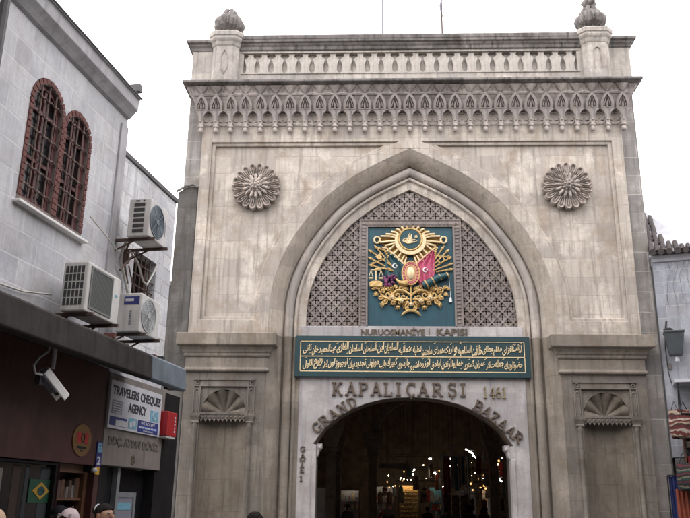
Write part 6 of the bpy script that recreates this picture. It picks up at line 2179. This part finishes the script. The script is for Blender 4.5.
def skin_body(height):
    """one continuous standing body (facing -Y), grown with a Skin modifier; 1.72 m base, scaled"""
    V, E, Rr, roots = [], [], [], []
    def v(p, r, parent=None):
        V.append(p)
        Rr.append(r)
        if parent is not None:
            E.append((parent, len(V) - 1))
        return len(V) - 1
    pel = v((0, 0.01, 0.97), (0.15, 0.115))
    roots.append(0)
    wa_ = v((0, 0.0, 1.12), (0.135, 0.1), pel)
    ch = v((0, 0.0, 1.30), (0.165, 0.115), wa_)
    up = v((0, 0.01, 1.41), (0.13, 0.095), ch)
    nk = v((0, 0.012, 1.485), (0.06, 0.06), up)
    jw = v((0, -0.005, 1.54), (0.062, 0.075), nk)
    hd = v((0, -0.002, 1.61), (0.076, 0.094), jw)
    v((0, 0.004, 1.675), (0.066, 0.08), hd)
    for s in (1, -1):
        sh_ = v((s * 0.17, 0.01, 1.40), (0.062, 0.06), up)
        el_ = v((s * 0.23, 0.03, 1.12), (0.045, 0.045), sh_)
        wr = v((s * 0.235, -0.05, 0.89), (0.03, 0.032), el_)
        pm_ = v((s * 0.23, -0.075, 0.81), (0.02, 0.04), wr)
        for k, (dy, L) in enumerate(((-0.032, 0.075), (-0.011, 0.085), (0.011, 0.08), (0.03, 0.062))):
            a = v((s * 0.232, -0.08 + dy, 0.775), (0.0095, 0.0095), pm_)
            b = v((s * 0.224, -0.087 + dy, 0.775 - L * 0.5), (0.0088, 0.0088), a)
            v((s * 0.208, -0.09 + dy, 0.775 - L * 0.95), (0.0075, 0.0075), b)
        th = v((s * 0.222, -0.118, 0.82), (0.011, 0.011), pm_)
        v((s * 0.212, -0.135, 0.775), (0.009, 0.009), th)
        hp = v((s * 0.09, 0.01, 0.90), (0.09, 0.1), pel)
        kn = v((s * 0.095, -0.01, 0.50), (0.058, 0.062), hp)
        an = v((s * 0.095, 0.03, 0.10), (0.04, 0.045), kn)
        bl = v((s * 0.1, -0.07, 0.045), (0.042, 0.036), an)
        v((s * 0.105, -0.15, 0.035), (0.034, 0.028), bl)
    me = bpy.data.meshes.new('person')
    me.from_pydata(V, E, [])
    o = bpy.data.objects.new('person', me)
    COL.objects.link(o)
    sm = o.modifiers.new('skin', 'SKIN')
    sm.use_smooth_shade = True
    for i, sv in enumerate(me.skin_vertices[0].data):
        sv.radius = Rr[i]
        sv.use_root = (i == 0)
    ss = o.modifiers.new('sub', 'SUBSURF')
    ss.levels = ss.render_levels = 2
    dg = bpy.context.evaluated_depsgraph_get()
    ev = bpy.data.meshes.new_from_object(o.evaluated_get(dg))
    bpy.data.objects.remove(o)
    k = height / 1.75
    vs = [tuple(p.co * k) for p in ev.vertices]
    fs = [list(p.vertices) for p in ev.polygons]
    return vs, fs, k

def person(label, loc, rz, height, coat, trousers, head, headmat, group=None, nod=0.0):
    t = thing('person', label, 'person', loc, rz, group)
    vs, fs, k = skin_body(height)
    m = MB()
    m.add(vs, fs)
    mats = ['skin', coat, trousers, 'eye', 'lips']
    for i, f in enumerate(m.f):
        c = [sum(m.v[q][a] for q in f) / len(f) / k for a in (0, 1, 2)]
        if c[2] > 1.475 or (abs(c[0]) > 0.19 and c[2] < 0.88):
            m.mi[i] = 0
        elif c[2] < 0.09:
            m.mi[i] = 3
        elif c[2] > 0.86 or abs(c[0]) > 0.19:
            m.mi[i] = 1
        else:
            m.mi[i] = 2
    # features of the face grow out of the head
    hz = 1.61
    m.ball((0, -0.098 * k, (hz - 0.012) * k), 0.015 * k, 0.022 * k, 0.03 * k, 10, 0)
    for s in (1, -1):
        m.ball((s * 0.031 * k, -0.086 * k, (hz + 0.018) * k), 0.014 * k, 0.008 * k, 0.008 * k, 8, 3)
        m.ball((s * 0.032 * k, -0.088 * k, (hz + 0.042) * k), 0.021 * k, 0.008 * k, 0.0045 * k, 8, 3)
        m.ball((s * 0.078 * k, 0.005 * k, (hz - 0.005) * k), 0.012 * k, 0.022 * k, 0.033 * k, 8, 0)
    m.ball((0, -0.088 * k, (hz - 0.058) * k), 0.024 * k, 0.009 * k, 0.008 * k, 8, 4)
    m.build('body', mats, t, smooth=True)
    # clothing and hair
    c = MB()
    rings = []
    for z, rx, ry in ((0.78, 0.215, 0.165), (0.95, 0.2, 0.155), (1.12, 0.175, 0.135), (1.3, 0.195, 0.145), (1.41, 0.17, 0.12), (1.455, 0.1, 0.09), (1.49, 0.078, 0.078)):
        rings.append([(rx * cos(a) * k, (ry * sin(a) + 0.005) * k, z * k) for a in [2 * pi * j / 24 for j in range(24)]])
    c.loft(rings)
    c.build('coat', coat, t, smooth=True)
    h = MB()
    def cap(rx, ry, rz_, zc, yc, low_f, low_b, n=24, rows=9):
        rings = []
        for i in range(rows + 1):
            ring = []
            for j in range(n):
                a = 2 * pi * j / n
                back = (1 + sin(a)) / 2
                lim = low_f + (low_b - low_f) * back ** (0.7 if head == 'scarf' else 1.6)
                ph = pi / 2 - (pi / 2 + lim) * i / rows
                ring.append((rx * cos(ph) * cos(a) * k, (yc + ry * cos(ph) * sin(a)) * k, (zc + rz_ * sin(ph)) * k))
            rings.append(ring)
        h.loft(rings, cap=False)
    if head == 'hair':
        cap(0.077, 0.096, 0.09, 1.63, 0.01, -0.5, 0.95)
        for q_ in range(46):
            a = random.uniform(0, 2 * pi)
            if sin(a) < -0.2:
                continue
            e = random.uniform(0.15, 1.3)
            pts = []
            for st_ in range(5):
                e2 = e - st_ * 0.16
                a2 = a + st_ * 0.05
                pts.append((0.078 * cos(e2) * cos(a2) * k, (0.01 + 0.097 * cos(e2) * sin(a2)) * k, (1.63 + 0.091 * sin(e2)) * k))
            h.tube(pts, [0.004 * k, 0.007 * k, 0.007 * k, 0.006 * k, 0.002 * k], 5)
        h.build('hair', headmat, t, smooth=True)
    elif head == 'long':
        for q_ in range(60):
            a = random.uniform(-0.5, pi + 0.5)
            e = random.uniform(0.1, 1.35)
            pts = []
            for st_ in range(6):
                e2 = e - st_ * 0.2
                a2 = a + st_ * 0.04
                pts.append((0.094 * cos(e2) * cos(a2) * k, (0.012 + 0.112 * cos(e2) * sin(a2)) * k, (1.635 + 0.109 * sin(e2)) * k))
            h.tube(pts, [0.004 * k, 0.008 * k, 0.008 * k, 0.007 * k, 0.006 * k, 0.002 * k], 5)
        cap(0.09, 0.108, 0.105, 1.635, 0.012, -0.55, 1.0)
        for s in (1, -1):
            h.tube([(s * 0.075 * k, 0.02 * k, 1.66 * k), (s * 0.092 * k, 0.03 * k, 1.56 * k), (s * 0.085 * k, 0.05 * k, 1.45 * k), (s * 0.06 * k, 0.08 * k, 1.36 * k)], [0.03 * k, 0.035 * k, 0.035 * k, 0.015 * k], 8)
        h.tube([(0, 0.08 * k, 1.62 * k), (0, 0.105 * k, 1.5 * k), (0, 0.12 * k, 1.36 * k)], [0.06 * k, 0.07 * k, 0.03 * k], 10)
        h.build('hair', headmat, t, smooth=True)
    elif head == 'scarf':
        cap(0.094, 0.115, 0.112, 1.63, 0.012, -0.35, 1.3)
        h.tube([(0.07 * k, -0.05 * k, 1.68 * k), (0.09 * k, -0.06 * k, 1.6 * k), (0.07 * k, -0.075 * k, 1.53 * k), (0, -0.085 * k, 1.5 * k), (-0.07 * k, -0.075 * k, 1.53 * k), (-0.09 * k, -0.06 * k, 1.6 * k), (-0.07 * k, -0.05 * k, 1.68 * k)], 0.024 * k, 8)
        h.loft([[(rx * cos(a) * k, (0.01 + ry * sin(a)) * k, z * k) for a in [2 * pi * j / 20 for j in range(20)]] for rx, ry, z in ((0.088, 0.1, 1.55), (0.11, 0.11, 1.48), (0.17, 0.14, 1.40))])
        h.build('headscarf', headmat, t, smooth=True)
    elif head == 'hat':
        cap(0.098, 0.118, 0.1, 1.665, 0.004, -0.02, 0.02)
        rr = [[(r * cos(a) * k, (0.0 + r * 1.15 * sin(a)) * k, z * k) for a in [2 * pi * j / 24 for j in range(24)]] for r, z in ((0.094, 1.663), (0.13, 1.655), (0.13, 1.648), (0.09, 1.65))]
        h.loft(rr)
        h.build('hat', headmat, t, smooth=True)
    return t

person('woman with dark hair and a brown coat looking across the street by the shops', (-3.42, -12.41, 0), radians(62), 1.74, 'coat_brown', 'jeans', 'hair', 'hair_dark')
wb_ = [o for o in bpy.data.objects if o.name == 'person' and o.type == 'EMPTY'][-1]
kk = 1.74 / 1.75
MB().ball((0, 0.112 * kk, 1.655 * kk), 0.042, 0.04, 0.042, 12).build('hair_bun', 'hair_dark', wb_, smooth=True)
MB().tube([(0.046 * cos(a) * kk, 0.088 * kk, (1.657 + 0.046 * sin(a)) * kk) for a in [2 * pi * k / 14 for k in range(15)]], 0.011, 7).build('hair_tie', 'sign_white', wb_, smooth=True)
person('person in a pale headscarf near the shop doorway', (-3.95, -11.9, 0), radians(-20), 1.665, 'coat_grey', 'jeans', 'scarf', 'scarf_pale')
person('person in a dark brimmed hat in front of the shop window', (-4.28, -11.3, 0), radians(20), 1.665, 'coat_black', 'jeans', 'hat', 'coat_black')
person('dark-haired person seen from behind, below the left pier of the gate', (-2.06, -12.1, 0), radians(180), 1.68, 'coat_black', 'jeans', 'hair', 'hair_dark')
person('person in a beige headscarf at the left edge of the street', (-4.32, -12.74, 0), radians(-30), 1.665, 'coat_brown', 'jeans', 'scarf', 'scarf_beige')
INP = [(-1.9, 8.5, 1.72, 'in the bazaar, standing before the left pillar window', 'hair', 'hair_dark', 150, 'coat_grey'),
       (-0.45, 11.0, 1.6, 'in a headscarf in the bazaar, before the window between the pillars', 'scarf', 'scarf_pale', 170, 'coat_brown'),
       (0.95, 10.4, 1.66, 'with brown hair in front of the jewellery window', 'hair', 'hair_brown', 200, 'coat_black'),
       (1.55, 9.2, 1.62, 'with dark hair just left of the hanging brown bags', 'hair', 'hair_dark', 185, 'coat_grey'),
       (2.3, 8.6, 1.7, 'with long dark hair in front of the hanging brown bags', 'long', 'hair_dark', 170, 'coat_black'),
       (2.95, 9.8, 1.66, 'with brown hair right of the hanging brown bags', 'long', 'hair_brown', 160, 'coat_brown'),
       (3.7, 9.4, 1.58, 'at the right side of the bazaar hall, dark coat and dark hair', 'hair', 'hair_dark', 195, 'coat_black')]
for x, y, h_, lab, hd_, hm, a, ct in INP:
    person('person ' + lab, (x, y, 0), radians(a), h_, ct, 'jeans', hd_, hm, 'people inside the bazaar')

# ================================================================== HOUSES ADDED OUT OF VIEW TO DARKEN THE LOWER WALLS
def blocking_house(label, loc, rz, wd, dp, ht, mt, floors, bays):
    """plain added house that blocks sky light: plastered front on local -Y, rows of framed windows, cornice and roof"""
    t = thing('added_house', label, 'building', loc, rz)
    holes = []
    fh = (ht - 3.6) / floors
    bw = wd / bays
    for f in range(floors):
        for b in range(bays):
            x, z = -wd / 2 + bw * (b + 0.5), 3.9 + f * fh
            holes.append([(x - 0.5, z), (x + 0.5, z), (x + 0.5, z + fh * 0.62), (x - 0.5, z + fh * 0.62)])
    for b in range(bays):
        x = -wd / 2 + bw * (b + 0.5)
        holes.append([(x - bw * 0.36, 0.15), (x + bw * 0.36, 0.15), (x + bw * 0.36, 2.7), (x - bw * 0.36, 2.7)])
    plate([(-wd / 2, 0), (wd / 2, 0), (wd / 2, ht), (-wd / 2, ht)], holes, 0.0, 0.3).build('wall', mt, t)
    MB().box(-wd / 2, wd / 2, 0.31, dp, 0, ht - 0.02).build('rear_wall', 'room_dark', t)
    for h in holes:
        (a, z0), (b, _), (_, z1), _ = h
        fr = plate([(a, z0), (b, z0), (b, z1), (a, z1)], [[(a + 0.06, z0 + 0.06), (b - 0.06, z0 + 0.06), (b - 0.06, z1 - 0.06), (a + 0.06, z1 - 0.06)]], 0.16, 0.24)
        fr.box((a + b) / 2 - 0.03, (a + b) / 2 + 0.03, 0.165, 0.235, z0 + 0.06, z1 - 0.06)
        w = fr.build('window', 'wood', t)
        MB().box(a + 0.01, b - 0.01, 0.25, 0.27, z0 + 0.01, z1 - 0.01).build('pane', 'glass_dark', w)
    MB().stepped(-wd / 2, wd / 2, 0.0, dp, [(0.0, ht), (0.1, ht + 0.06), (0.25, ht + 0.2), (0.25, ht + 0.3), (0.0, ht + 0.45)]).build('roof', 'tile', t)
    return t
blocking_house('tall grey stone house added unseen behind the viewer to shade the lower walls', (-1, -25.5, 0), pi, 30, 9, 17, 'side_stone', 4, 10)
blocking_house('grey stone house added unseen on the right to shade the lower walls', (9.6, -14.2, 0), -pi / 2, 19, 9, 9.5, 'side_stone', 3, 6)
